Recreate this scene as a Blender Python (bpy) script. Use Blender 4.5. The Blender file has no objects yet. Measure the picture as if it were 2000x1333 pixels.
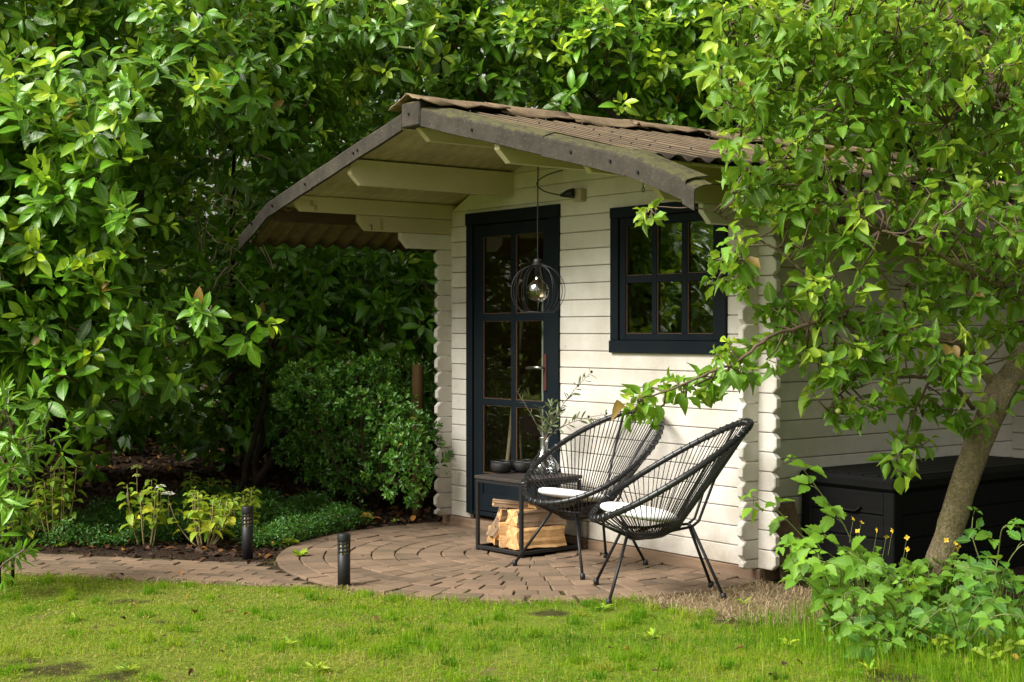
import bpy, math, random
import numpy as np
from mathutils import Vector, Matrix
R = math.radians
rng = np.random.default_rng(7)
random.seed(7)
scene = bpy.context.scene
COL = scene.collection

# ------------------------------------------------------------------ camera
CAM = np.array([8.5507, -6.0657, 1.4029]); YAW = 0.65889; PITCH = 0.007422; FPX = 2815.4
FWD = np.array([-math.cos(YAW)*math.cos(PITCH), math.sin(YAW)*math.cos(PITCH), -math.sin(PITCH)])
RGT = np.array([math.sin(YAW), math.cos(YAW), 0.0]); UPV = np.cross(RGT, FWD)
cam_d = bpy.data.cameras.new('camera'); cam = bpy.data.objects.new('camera', cam_d); COL.objects.link(cam)
cam.matrix_world = Matrix(((RGT[0], UPV[0], -FWD[0], CAM[0]), (RGT[1], UPV[1], -FWD[1], CAM[1]),
                           (RGT[2], UPV[2], -FWD[2], CAM[2]), (0, 0, 0, 1)))
cam_d.sensor_width = 36; cam_d.lens = FPX/2000*36; cam_d.clip_start = 0.1; cam_d.clip_end = 500
cam_d.dof.use_dof = True; cam_d.dof.focus_distance = 8.6; cam_d.dof.aperture_fstop = 9.0
scene.camera = cam

# ------------------------------------------------------------------ light
SUN = Vector((-0.10, -0.80, 0.76)).normalized()
world = bpy.data.worlds.new('World'); scene.world = world; world.use_nodes = True
wn = world.node_tree.nodes; wl = world.node_tree.links; wn.clear()
sky = wn.new('ShaderNodeTexSky'); sky.sky_type = 'NISHITA'; sky.sun_disc = False
sky.sun_elevation = math.asin(SUN.z); sky.sun_rotation = math.atan2(SUN.x, SUN.y)
sky.dust_density = 4.0; sky.air_density = 1.0
hs = wn.new('ShaderNodeHueSaturation'); hs.inputs['Saturation'].default_value = 0.10; hs.inputs['Value'].default_value = 1.0
warm = wn.new('ShaderNodeMix'); warm.data_type = 'RGBA'; warm.blend_type = 'MULTIPLY'; warm.inputs[0].default_value = 1.0; warm.inputs[7].default_value = (1.0, .975, .88, 1)
bg = wn.new('ShaderNodeBackground'); bg.inputs['Strength'].default_value = 0.085
wo = wn.new('ShaderNodeOutputWorld')
wl.new(sky.outputs[0], hs.inputs['Color']); wl.new(hs.outputs[0], warm.inputs[6]); wl.new(warm.outputs[2], bg.inputs[0]); wl.new(bg.outputs[0], wo.inputs[0])
sd = bpy.data.lights.new('sun', 'SUN'); sd.energy = 3.4; sd.angle = R(38); sd.color = (1.0, 0.97, 0.915)
sun = bpy.data.objects.new('sun', sd); COL.objects.link(sun)
sun.rotation_euler = SUN.to_track_quat('Z', 'Y').to_euler(); sun.location = (0, -8, 8)
vs = scene.view_settings; vs.view_transform = 'Standard'; vs.look = 'None'; vs.gamma = 1.0; vs.use_curve_mapping = False
vs.exposure = 1.22
scene.cycles.max_bounces = 8; scene.cycles.transparent_max_bounces = 16
scene.cycles.diffuse_bounces = 4; scene.cycles.glossy_bounces = 4; scene.cycles.transmission_bounces = 8
scene.cycles.use_adaptive_sampling = False
scene.cycles.use_denoising = True
scene.cycles.caustics_reflective = False; scene.cycles.caustics_refractive = False

# ------------------------------------------------------------------ object helpers
def link(o, parent=None):
    COL.objects.link(o)
    if parent is not None:
        o.parent = parent
        o.matrix_parent_inverse = parent.matrix_basis.inverted()
    return o
def tag(o, label=None, cat=None, group=None, kind=None):
    if label: o['label'] = label
    if cat: o['category'] = cat
    if group: o['group'] = group
    if kind: o['kind'] = kind
    return o
def thing(name, loc, label, cat, group=None, rz=0.0):
    o = bpy.data.objects.new(name, None); o.empty_display_size = 0.1
    o.location = loc; o.rotation_euler = (0, 0, rz)
    o.matrix_basis  # evaluated lazily
    COL.objects.link(o)
    return tag(o, label, cat, group)
def mesh_obj(name, me, parent=None, mat=None, smooth=False):
    o = bpy.data.objects.new(name, me)
    if mat is not None and len(me.materials) == 0: me.materials.append(mat)
    if smooth: me.polygons.foreach_set('use_smooth', [True]*len(me.polygons))
    return link(o, parent)
def copy_tree(o, parent=None, M=None):
    c = o.copy(); COL.objects.link(c)
    if parent is not None: c.parent = parent
    for ch in o.children: copy_tree(ch, c)
    return c

class MB:
    """collects shapes, builds one mesh object"""
    def __init__(s): s.v = []; s.f = []
    def add(s, vs_, fs):
        n = len(s.v); s.v.extend([tuple(map(float, q)) for q in vs_]); s.f.extend([tuple(i+n for i in f) for f in fs]); return s
    def box(s, x0, x1, y0, y1, z0, z1, b=0.0):
        if b <= 0:
            return s.add([(x0,y0,z0),(x1,y0,z0),(x1,y1,z0),(x0,y1,z0),(x0,y0,z1),(x1,y0,z1),(x1,y1,z1),(x0,y1,z1)],
                  [(0,3,2,1),(4,5,6,7),(0,1,5,4),(1,2,6,5),(2,3,7,6),(3,0,4,7)])
        # bevelled box: each face inset, edges chamfered
        V = []; idx = {}
        for ix, X in ((0,(x0,x1)),):
            pass
        xs, ys, zs = (x0,x1), (y0,y1), (z0,z1)
        for a in (0,1):
            for c in (0,1):
                for d in (0,1):
                    sx = 1 if a == 0 else -1; sy = 1 if c == 0 else -1; sz = 1 if d == 0 else -1
                    idx[(a,c,d,'x')] = len(V); V.append((xs[a], ys[c]+sy*b, zs[d]+sz*b))
                    idx[(a,c,d,'y')] = len(V); V.append((xs[a]+sx*b, ys[c], zs[d]+sz*b))
                    idx[(a,c,d,'z')] = len(V); V.append((xs[a]+sx*b, ys[c]+sy*b, zs[d]))
        F = []
        for a in (0,1):
            q = [idx[(a,0,0,'x')], idx[(a,1,0,'x')], idx[(a,1,1,'x')], idx[(a,0,1,'x')]]; F.append(q if a else q[::-1])
            q = [idx[(0,a,0,'y')], idx[(0,a,1,'y')], idx[(1,a,1,'y')], idx[(1,a,0,'y')]]; F.append(q if a else q[::-1])
            q = [idx[(0,0,a,'z')], idx[(1,0,a,'z')], idx[(1,1,a,'z')], idx[(0,1,a,'z')]]; F.append(q if a else q[::-1])
        for a in (0,1):
            for c in (0,1):
                F.append([idx[(a,c,0,'x')], idx[(a,c,0,'y')], idx[(a,c,1,'y')], idx[(a,c,1,'x')]])
                F.append([idx[(a,0,c,'x')], idx[(a,0,c,'z')], idx[(a,1,c,'z')], idx[(a,1,c,'x')]])
                F.append([idx[(0,a,c,'y')], idx[(0,a,c,'z')], idx[(1,a,c,'z')], idx[(1,a,c,'y')]])
                for d in (0,1): F.append([idx[(a,c,d,'x')], idx[(a,c,d,'y')], idx[(a,c,d,'z')]])
        return s.add(V, F)
    def tube(s, pts, rad, n=6, cap=True, closed=False):
        P = [Vector(p) for p in pts]; k = len(P)
        if not hasattr(rad, '__len__'): rad = [rad]*k
        ref = None; rings = []
        for i in range(k):
            if closed: t = (P[(i+1) % k]-P[i-1])
            else: t = P[min(i+1, k-1)]-P[max(i-1, 0)]
            if t.length < 1e-9: t = Vector((0,0,1))
            t.normalize()
            if ref is None:
                ref = t.orthogonal().normalized()
            ref = (ref - t*ref.dot(t))
            if ref.length < 1e-6: ref = t.orthogonal()
            ref.normalize(); b = t.cross(ref)
            rings.append([P[i]+(ref*math.cos(2*math.pi*j/n)+b*math.sin(2*math.pi*j/n))*rad[i] for j in range(n)])
        V = [q for r_ in rings for q in r_]; F = []
        m = k if closed else k-1
        for i in range(m):
            a = i*n; c = ((i+1) % k)*n
            for j in range(n):
                F.append((a+j, a+(j+1) % n, c+(j+1) % n, c+j))
        if cap and not closed:
            F.append(tuple(range(n))[::-1]); F.append(tuple((k-1)*n+j for j in range(n)))
        return s.add(V, F)
    def lathe(s, prof, c=(0,0,0), n=24):
        V = []; F = []
        for (r_, z) in prof:
            for j in range(n):
                a = 2*math.pi*j/n; V.append((c[0]+r_*math.cos(a), c[1]+r_*math.sin(a), c[2]+z))
        for i in range(len(prof)-1):
            for j in range(n):
                F.append((i*n+j, i*n+(j+1) % n, (i+1)*n+(j+1) % n, (i+1)*n+j))
        return s.add(V, F)
    def me(s, name):
        m = bpy.data.meshes.new(name); m.from_pydata(s.v, [], s.f); m.update(); return m
    def build(s, name, mat, parent=None, smooth=False, label=None):
        o = mesh_obj(name, s.me(name), parent, mat, smooth)
        if label: o['label'] = label
        return o

def np_mesh(name, V, F4=None, F3=None, tint=None, smooth=True):
    """fast mesh from numpy arrays"""
    me = bpy.data.meshes.new(name)
    V = np.asarray(V, np.float32).reshape(-1, 3)
    loops = []; starts = []; tot = []; off = 0
    for F in (F4, F3):
        if F is None or len(F) == 0: continue
        F = np.asarray(F, np.int32); k = F.shape[1]
        loops.append(F.ravel()); starts.append(off+np.arange(len(F))*k); tot.append(np.full(len(F), k)); off += F.size
    loops = np.concatenate(loops); starts = np.concatenate(starts); tot = np.concatenate(tot)
    me.vertices.add(len(V)); me.vertices.foreach_set('co', V.ravel())
    me.loops.add(len(loops)); me.loops.foreach_set('vertex_index', loops)
    me.polygons.add(len(starts)); me.polygons.foreach_set('loop_start', starts.astype(np.int32))
    me.polygons.foreach_set('loop_total', tot.astype(np.int32))
    if smooth: me.polygons.foreach_set('use_smooth', np.ones(len(starts), bool))
    me.update(calc_edges=True)
    if tint is not None:
        ca = me.color_attributes.new('tint', 'FLOAT_COLOR', 'POINT')
        ca.data.foreach_set('color', np.asarray(tint, np.float32).ravel())
    return me

# ------------------------------------------------------------------ materials
class NT:
    def __init__(s, name):
        s.m = bpy.data.materials.new(name); s.m.use_nodes = True; s.t = s.m.node_tree; s.n = s.t.nodes; s.l = s.t.links
        s.p = s.n['Principled BSDF']; s.out = s.n['Material Output']
    def new(s, t, **k):
        o = s.n.new(t)
        for a, b in k.items(): setattr(o, a, b)
        return o
    def co(s, kind='Object', scale=None):
        tc = s.new('ShaderNodeTexCoord'); o = tc.outputs[kind]
        if scale is not None:
            mp = s.new('ShaderNodeMapping'); mp.inputs['Scale'].default_value = scale; s.l.new(o, mp.inputs[0]); o = mp.outputs[0]
        return o
    def noise(s, vec, scale, detail=4, rough=.55, dim=None):
        o = s.new('ShaderNodeTexNoise'); o.inputs['Scale'].default_value = scale; o.inputs['Detail'].default_value = detail
        o.inputs['Roughness'].default_value = rough; s.l.new(vec, o.inputs['Vector']); return o.outputs['Fac']
    def ramp(s, fac, stops):
        o = s.new('ShaderNodeValToRGB'); e = o.color_ramp.elements
        while len(e) < len(stops): e.new(0.5)
        for i, (p, c) in enumerate(stops):
            e[i].position = p; e[i].color = (c[0], c[1], c[2], 1) if hasattr(c, '__len__') else (c, c, c, 1)
        s.l.new(fac, o.inputs[0]); return o.outputs[0]
    def mix(s, fac, a, b, mode='MIX'):
        o = s.new('ShaderNodeMix', data_type='RGBA', blend_type=mode)
        for sock, v in ((o.inputs['Factor'], fac), (o.inputs['A'], a), (o.inputs['B'], b)):
            if hasattr(v, 'is_linked') or hasattr(v, 'links'): s.l.new(v, sock)
            elif sock is o.inputs['Factor']: sock.default_value = v
        # colour sockets are the third pair
        return o
    def mixc(s, fac, a, b, mode='MIX'):
        o = s.new('ShaderNodeMix', data_type='RGBA', blend_type=mode)
        F, A, B = o.inputs[0], o.inputs[6], o.inputs[7]
        for sock, v in ((F, fac), (A, a), (B, b)):
            if isinstance(v, bpy.types.NodeSocket): s.l.new(v, sock)
            elif sock is F: sock.default_value = v
            else: sock.default_value = (v[0], v[1], v[2], 1)
        return o.outputs[2]
    def math(s, op, a, b=None, c=None):
        o = s.new('ShaderNodeMath', operation=op)
        for i, v in enumerate((a, b, c)):
            if v is None: continue
            if isinstance(v, bpy.types.NodeSocket): s.l.new(v, o.inputs[i])
            else: o.inputs[i].default_value = v
        return o.outputs[0]
    def rnd(s):
        return s.new('ShaderNodeObjectInfo').outputs['Random']
    def bump(s, h, strength=.3, dist=.01):
        o = s.new('ShaderNodeBump'); o.inputs['Strength'].default_value = strength; o.inputs['Distance'].default_value = dist
        s.l.new(h, o.inputs['Height']); s.l.new(o.outputs[0], s.p.inputs['Normal']); return o
    def base(s, c):
        if isinstance(c, bpy.types.NodeSocket): s.l.new(c, s.p.inputs['Base Color'])
        else: s.p.inputs['Base Color'].default_value = (c[0], c[1], c[2], 1)
        return s
    def rough(s, v, spec=None):
        if isinstance(v, bpy.types.NodeSocket): s.l.new(v, s.p.inputs['Roughness'])
        else: s.p.inputs['Roughness'].default_value = v
        if spec is not None: s.p.inputs['Specular IOR Level'].default_value = spec
        return s

def m_paint(name, c, dirt, dirt_amt=.5, rough=.55, grain=(3, 3, 40), spec=.35):
    t = NT(name); co = t.co()
    n1 = t.noise(co, 2.2, 6, .65); n2 = t.noise(t.co('Object', grain), 6, 5, .6); n3 = t.noise(co, 28, 4, .7)
    a = t.mixc(t.ramp(n1, [(.42, 0), (.78, dirt_amt)]), c, dirt)
    b = t.mixc(t.ramp(n2, [(.5, 0), (.75, .18)]), a, dirt)
    # small flaked / dirty specks
    sp = t.ramp(n3, [(.70, 0), (.76, .7*dirt_amt)])
    b = t.mixc(sp, b, [d*.45 for d in dirt])
    if spec > .3:
        vo = t.new('ShaderNodeTexVoronoi'); vo.inputs['Scale'].default_value = 3.6; t.l.new(co, vo.inputs['Vector'])
        b = t.mixc(t.ramp(vo.outputs['Distance'], [(.018, .8), (.032, 0)]), b, (.10, .075, .05))
        gx = t.new('ShaderNodeSeparateXYZ'); t.l.new(co, gx.inputs[0])
        lo = t.math('MULTIPLY', t.ramp(gx.outputs[2], [(.06, 1), (.42, 0)]), t.ramp(n1, [(.35, .15), (.6, .8)]))
        b = t.mixc(lo, b, [q*.8 for q in dirt])
        st = t.noise(t.co('Object', (30, 30, 1.1)), 1.0, 4, .7); b = t.mixc(t.ramp(st, [(.60, 0), (.74, .22)]), b, [q*.7 for q in dirt])
    rr = t.math('MULTIPLY_ADD', t.rnd(), .17, .90)
    cc = t.new('ShaderNodeVectorMath', operation='SCALE'); t.l.new(b, cc.inputs[0]); t.l.new(rr, cc.inputs['Scale'])
    t.base(cc.outputs[0]).rough(rough, spec)
    t.bump(t.math('ADD', n2, t.math('MULTIPLY', n3, .4)), .25, .004)
    return t.m
def m_simple(name, c, rough=.5, metal=0.0, var=.25, scale=12, bump=.1, spec=.5):
    t = NT(name); co = t.co(); n = t.noise(co, scale, 5, .6)
    t.base(t.mixc(n, [q*(1-var) for q in c], [min(1, q*(1+var)) for q in c])).rough(rough, spec)
    t.p.inputs['Metallic'].default_value = metal
    t.bump(n, bump, .004); return t.m

def m_leaf(name, dark, mid, young, rib, rough=.38, trans=.3, transc=(.48, .66, .05), veins=True, spec=.5):
    t = NT(name)
    at = t.new('ShaderNodeAttribute', attribute_name='tint'); sp = t.new('ShaderNodeSeparateColor'); t.l.new(at.outputs['Color'], sp.inputs[0])
    yg, rd, midr = sp.outputs[0], sp.outputs[1], sp.outputs[2]
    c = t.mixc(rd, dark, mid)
    n = t.noise(t.co(), 45, 3, .6)
    c = t.mixc(t.ramp(n, [(.35, 0), (.8, .35)]), c, [q*1.5 for q in mid])
    c = t.mixc(yg, c, young)
    ve = t.math('FRACT', t.math('MULTIPLY', at.outputs['Alpha'], 8.0)); vr = t.ramp(ve, [(.0, .30), (.10, 0), (.82, 0), (1.0, .30)])
    c = t.mixc(vr, c, rib)
    c = t.mixc(t.ramp(midr, [(.80, 0), (.97, .75)]), c, rib)
    bp = t.new('ShaderNodeBump'); bp.inputs['Strength'].default_value = .35; bp.inputs['Distance'].default_value = .003; t.l.new(t.math('ADD', t.math('ABSOLUTE', t.math('SUBTRACT', ve, .5)), n), bp.inputs['Height']); t.l.new(bp.outputs[0], t.p.inputs['Normal'])
    c = t.mixc(t.ramp(rd, [(.955, 0), (.975, .9)]), c, (.24, .12, .03))
    t.base(c).rough(rough, spec)
    tr = t.new('ShaderNodeBsdfTranslucent')
    tc = t.mixc(.55, c, transc); t.l.new(tc, tr.inputs[0])
    mx = t.new('ShaderNodeMixShader'); mx.inputs[0].default_value = trans
    t.l.new(t.p.outputs[0], mx.inputs[1]); t.l.new(tr.outputs[0], mx.inputs[2]); t.l.new(mx.outputs[0], t.out.inputs['Surface'])
    return t.m
def m_attr(name, stops, rough=.7, trans=0.0):
    """colour straight from the first tint channel"""
    t = NT(name)
    at = t.new('ShaderNodeAttribute', attribute_name='tint'); sp = t.new('ShaderNodeSeparateColor'); t.l.new(at.outputs['Color'], sp.inputs[0])
    c = t.ramp(sp.outputs[0], stops); t.base(c).rough(rough, .3)
    if trans:
        tr = t.new('ShaderNodeBsdfTranslucent'); t.l.new(c, tr.inputs[0]); mx = t.new('ShaderNodeMixShader'); mx.inputs[0].default_value = trans
        t.l.new(t.p.outputs[0], mx.inputs[1]); t.l.new(tr.outputs[0], mx.inputs[2]); t.l.new(mx.outputs[0], t.out.inputs['Surface'])
    return t.m
def m_wood(name, c1, c2, axis=0, rough=.6, scale=1.0):
    t = NT(name); s = [14*scale]*3; s[axis] = 1.6*scale
    co = t.co('Object', s); n = t.noise(co, 3, 7, .65); n2 = t.noise(t.co(), 3, 3, .5)
    c = t.mixc(t.ramp(n, [(.3, 0), (.7, 1)]), c1, c2); c = t.mixc(t.ramp(n2, [(.4, 0), (.8, .4)]), c, [q*.6 for q in c1])
    rr = t.math('MULTIPLY_ADD', t.rnd(), .3, .85); sc = t.new('ShaderNodeVectorMath', operation='SCALE'); t.l.new(c, sc.inputs[0]); t.l.new(rr, sc.inputs['Scale'])
    t.base(sc.outputs[0]).rough(rough, .14 if c1[0] < .01 else .3); t.bump(n, .4, .004); return t.m
def m_glass(name, tintc=(1, 1, 1), refl=.0):
    t = NT(name); t.n.remove(t.p)
    tr = t.new('ShaderNodeBsdfTransparent'); tr.inputs[0].default_value = (*tintc, 1)
    gl = t.new('ShaderNodeBsdfGlossy'); gl.inputs['Roughness'].default_value = .01
    ge = t.new('ShaderNodeNewGeometry'); dt = t.new('ShaderNodeVectorMath', operation='DOT_PRODUCT')
    t.l.new(ge.outputs['Normal'], dt.inputs[0]); t.l.new(ge.outputs['Incoming'], dt.inputs[1])
    c = t.math('SUBTRACT', 1.0, t.math('ABSOLUTE', dt.outputs['Value']))
    f = t.math('MULTIPLY_ADD', t.math('POWER', c, 5.0), .95, .07+refl)
    mx = t.new('ShaderNodeMixShader')
    t.l.new(f, mx.inputs[0]); t.l.new(tr.outputs[0], mx.inputs[1]); t.l.new(gl.outputs[0], mx.inputs[2]); t.l.new(mx.outputs[0], t.out.inputs['Surface'])
    return t.m

M_WHITE = m_paint('cream_wall_paint', (.62, .585, .535), (.32, .265, .19), .62)
M_CREAM = m_paint('cream_eaves_paint', (.50, .44, .28), (.30, .24, .13), .32)  # eave shade and warm bounced light are mixed into this paint colour
M_NAVY = m_paint('dark_blue_paint', (.0045, .0085, .0125), (.022, .022, .020), .3, .55, spec=.12)
M_EDGE = m_simple('bare_brown_bead', (.085, .042, .02), .5)
M_BLACK = m_simple('black_metal', (.011, .011, .012), .48, .0, .2, 40, .05, .3)
M_CORD = m_simple('black_plastic_cord', (.010, .010, .011), .36, 0, .2, 60, .05)
M_GLASS = m_glass('window_glass', (.9, .95, .92), .055)
M_DGLASS = m_glass('door_glass', (.92, .95, .92), .0)
M_CLEAR = m_glass('clear_glass', (.97, .98, .98), .06)
M_SMOKE = m_glass('smoked_glass', (.62, .56, .46), .12)
M_CHROME = m_simple('worn_metal', (.55, .52, .48), .3, 1.0, .2, 60)
M_CUSH = m_simple('white_canvas', (.74, .73, .71), .9, 0, .08, 90, .3)
M_BOX = m_wood('black_resin', (.0028, .0028, .0030), (.006, .006, .0062), 0, .6)
M_FRES = m_wood('split_firewood', (.34, .165, .055), (.62, .40, .19), 0, .75, 1.6)
M_BARKL = m_wood('log_bark', (.16, .10, .06), (.32, .22, .14), 0, .9)
M_SILL = m_wood('weathered_sill', (.12, .075, .045), (.22, .15, .10), 0, .85)
M_DARKW = m_wood('dark_fascia_wood', (.05, .032, .02), (.10, .065, .04), 1, .8)
M_INT = m_wood('interior_wood', (.13, .07, .035), (.22, .12, .06), 1, .8)
M_POLE = m_simple('pale_pole', (.50, .38, .25), .6)
M_PALE = m_simple('pale_board', (.40, .44, .40), .6)

def m_roofsheet(name='brown_bitumen_sheet', stripes=True):
    t = NT(name); co = t.co()
    n1 = t.noise(co, 3.0, 7, .7); n2 = t.noise(co, 40, 4, .7); n3 = t.noise(t.co('Object', (1.2, 14, 14)), 3, 5, .6)
    c = t.mixc(t.ramp(n1, [(.3, 0), (.7, 1)]), (.085, .058, .034), (.19, .135, .078))
    c = t.mixc(t.ramp(n3, [(.4, 0), (.75, .55)]), c, (.24, .175, .11))
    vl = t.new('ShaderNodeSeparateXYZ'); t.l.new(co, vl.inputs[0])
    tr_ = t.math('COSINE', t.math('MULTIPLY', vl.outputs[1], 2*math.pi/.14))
    if stripes: c = t.mixc(t.ramp(t.math('ADD', t.math('MULTIPLY_ADD', n2, .06, -.03), t.math('MULTIPLY_ADD', tr_, -.5, .5)), [(.04, 0), (.17, .95)]), c, (.018, .013, .010))  # dirt plus painted-in shade: flanks and valleys dark, crest tops left light
    c = t.mixc(t.ramp(n2, [(.55, 0), (.72, .6)]), c, (.07, .055, .04))
    c = t.mixc(t.ramp(t.noise(co, 5.5, 6, .7), [(.60, 0), (.72, .5)]), c, (.10, .105, .035))
    t.base(c).rough(.9, .2); t.bump(n2, .5, .006); return t.m
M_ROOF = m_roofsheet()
M_RIDGE = m_roofsheet('brown_ridge_felt', False)
def m_verge():
    t = NT('mossy_grey_verge'); co = t.co()
    n1 = t.noise(co, 6, 7, .7); n2 = t.noise(co, 55, 4, .7); n3 = t.noise(co, 22, 6, .75)
    c = t.mixc(t.ramp(n1, [(.3, 0), (.7, 1)]), (.020, .018, .014), (.054, .046, .036))
    g = t.new('ShaderNodeNewGeometry'); sx = t.new('ShaderNodeSeparateXYZ'); t.l.new(g.outputs['Normal'], sx.inputs[0])
    up = t.math('MULTIPLY_ADD', sx.outputs[2], .22, -.03)
    c = t.mixc(t.ramp(t.math('ADD', n3, up), [(.58, 0), (.70, .85)]), c, (.080, .076, .028))
    c = t.mixc(t.ramp(n2, [(.60, 0), (.72, .5)]), c, (.15, .13, .09))
    t.base(c).rough(.95, .2); t.bump(n2, .6, .006); return t.m
M_VERGE = m_verge()
def m_stone():
    t = NT('brown_paver'); co = t.co()
    n1 = t.noise(co, 2.6, 6, .65); n2 = t.noise(co, 75, 5, .75); n3 = t.noise(co, 13, 6, .7)
    rr = t.rnd()
    c = t.mixc(t.ramp(rr, [(0, 0), (.5, .45), (1, 1)]), (.070, .050, .034), (.180, .118, .076))
    c = t.mixc(t.ramp(t.noise(co, 1.7, 5, .7), [(.56, 0), (.70, .45)]), c, (.07, .075, .03))
    c = t.mixc(t.ramp(n1, [(.35, 0), (.7, .6)]), c, (.23, .16, .105))
    c = t.mixc(t.ramp(n3, [(.52, 0), (.72, .55)]), c, (.115, .085, .05))
    c = t.mixc(t.ramp(n2, [(.60, 0), (.75, .6)]), c, (.27, .20, .135))
    t.base(c).rough(.88, .25); t.bump(t.math('ADD', n2, n3), .55, .004); return t.m
M_STONE = m_stone()
def m_soil():
    t = NT('soil_and_mulch'); co = t.co()
    at = t.new('ShaderNodeAttribute', attribute_name='tint'); sp = t.new('ShaderNodeSeparateColor'); t.l.new(at.outputs['Color'], sp.inputs[0])
    n1 = t.noise(co, 3, 7, .7); n2 = t.noise(co, 45, 6, .75)
    bed = t.mixc(t.ramp(n2, [(.35, 0), (.7, 1)]), (.012, .008, .005), (.055, .034, .022))
    turf = t.mixc(t.ramp(n2, [(.35, 0), (.7, 1)]), (.07, .105, .010), (.19, .24, .025))
    turf = t.mixc(t.ramp(n1, [(.56, 0), (.68, .7)]), turf, (.16, .11, .055))
    c = t.mixc(sp.outputs[0], turf, bed)
    c = t.mixc(sp.outputs[1], c, t.mixc(n2, (.10, .065, .04), (.30, .21, .13)))
    t.base(c).rough(.97, .1); t.bump(t.math('ADD', n2, n1), .8, .02); return t.m
M_SOIL = m_soil()
def m_bark(name, c1, c2, moss, moss_amt=.5):
    t = NT(name); co = t.co(); n = t.noise(t.co('Object', (1, 1, .45)), 20, 7, .7); n2 = t.noise(co, 3.4, 5, .6); n3 = t.noise(co, 30, 5, .75)
    c = t.mixc(t.ramp(n, [(.3, 0), (.7, 1)]), c1, c2)
    c = t.mixc(t.ramp(n2, [(.40, 0), (.66, moss_amt)]), c, moss)
    c = t.mixc(t.ramp(n3, [(.66, 0), (.72, .55)]), c, (.42, .36, .27))
    n4 = t.noise(co, 75, 4, .7); c = t.mixc(t.ramp(n4, [(.42, .55), (.6, 0)]), c, [q*.35 for q in c1])
    t.base(c).rough(.92, .2); t.bump(t.math('ADD', n, t.math('ADD', n3, n4)), .9, .02); return t.m
M_BARK = m_bark('apple_bark', (.20, .155, .095), (.40, .325, .21), (.22, .20, .05), .55)
M_LBARK = m_bark('laurel_bark', (.035, .025, .018), (.085, .06, .042), (.03, .035, .015), .3)
M_TWIG = m_simple('green_twig', (.13, .16, .045), .6)
M_BTWIG = m_simple('brown_twig', (.10, .065, .04), .7)

M_LAUREL = m_leaf('laurel_leaf', (.010, .054, .005), (.088, .255, .008), (.50, .68, .028), (.22, .34, .05), .33, .22)
M_LAUREL2 = m_leaf('laurel_leaf_fresh', (.017, .074, .005), (.118, .315, .010), (.58, .74, .028), (.26, .40, .06), .34, .26)
M_APPLE = m_leaf('apple_leaf', (.036, .112, .007), (.130, .300, .013), (.50, .62, .05), (.30, .40, .07), .5, .42)
M_EUON = m_leaf('evergreen_small_leaf', (.016, .075, .008), (.062, .190, .016), (.22, .42, .05), (.08, .18, .03), .22, .15)
M_VINCA = m_leaf('vinca_leaf', (.014, .065, .010), (.048, .150, .016), (.16, .32, .04), (.05, .13, .03), .28, .15)
M_HYDR = m_leaf('hydrangea_leaf', (.07, .19, .012), (.20, .36, .02), (.62, .58, .03), (.22, .32, .06), .5, .35)
M_BRAMB = m_leaf('bramble_leaf', (.014, .066, .006), (.062, .190, .009), (.26, .48, .02), (.16, .32, .04), .58, .36)
M_OLIVE = m_leaf('olive_leaf', (.035, .055, .025), (.10, .13, .06), (.20, .23, .10), (.16, .18, .08), .5, .15)
M_FARL = m_leaf('far_tree_leaf', (.012, .045, .008), (.045, .120, .014), (.08, .15, .03), (.05, .1, .02), .5, .25)
M_GRASS = m_attr('grass_blade', [(0, (.05, .16, .007)), (.35, (.135, .31, .010)), (.62, (.285, .44, .016)), (.82, (.42, .44, .06)), (1, (.50, .39, .22))], .6, .5)
M_DRY = m_attr('dry_grass_blade', [(0, (.16, .10, .05)), (.6, (.34, .25, .14)), (1, (.48, .39, .25))], .8, .2)
M_LITTER = m_attr('dead_leaf', [(0, (.016, .009, .006)), (.5, (.05, .024, .013)), (.8, (.14, .06, .022)), (.93, (.36, .17, .03)), (1, (.50, .30, .04))], .75, .15)
M_YELLOW = m_simple('yellow_petal', (.75, .50, .02), .6)
M_WPETAL = m_simple('white_petal', (.75, .74, .66), .6)

# ------------------------------------------------------------------ leaves
def tmpl(prof, fold=.12, droop=.25, wave=0.0, serr=0.0, twist=0.0):
    """leaf along +Y, width X, up Z.  prof = half widths at equal steps; serr = saw tooth"""
    k = len(prof); V = [(0, 0, 0)]; mid = [1.]
    T = [(i+1)/(k+1) for i in range(k)]
    for i, (t_, w) in enumerate(zip(T, prof)):
        zc = -droop*t_*t_; wv = wave*math.sin(i*2.3)
        tw = twist*t_
        for sx in (-1, 0, 1):
            x = sx*w; z = fold*abs(x)*2 + (wv if sx else 0)*sx
            y = t_ + (serr if sx and i % 2 == 0 else 0)
            V.append((x*math.cos(tw)-z*math.sin(tw)*.0, y, zc+z+x*math.sin(tw))); mid.append(1. if sx == 0 else 0.)
    V.append((0, 1, -droop)); mid.append(1.)
    F4 = []; F3 = [(0, 2, 1), (0, 3, 2)]
    for i in range(k-1):
        a = 1+i*3; F4 += [(a, a+1, a+4, a+3), (a+1, a+2, a+5, a+4)]
    a = 1+(k-1)*3; e = len(V)-1; F3 += [(a, a+1, e), (a+1, a+2, e)]
    V = [tuple(q) for q in V]
    return (np.array(V, float), np.array(F4, int).reshape(-1, 4), np.array(F3, int), np.array(mid))
T_LAUREL = [tmpl((.15, .215, .235, .165), .16, .16), tmpl((.14, .21, .225, .16), .28, .32), tmpl((.16, .22, .225, .15), .10, .05, .015), tmpl((.14, .20, .22, .16), .20, .48, .0, 0, .5)]
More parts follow.
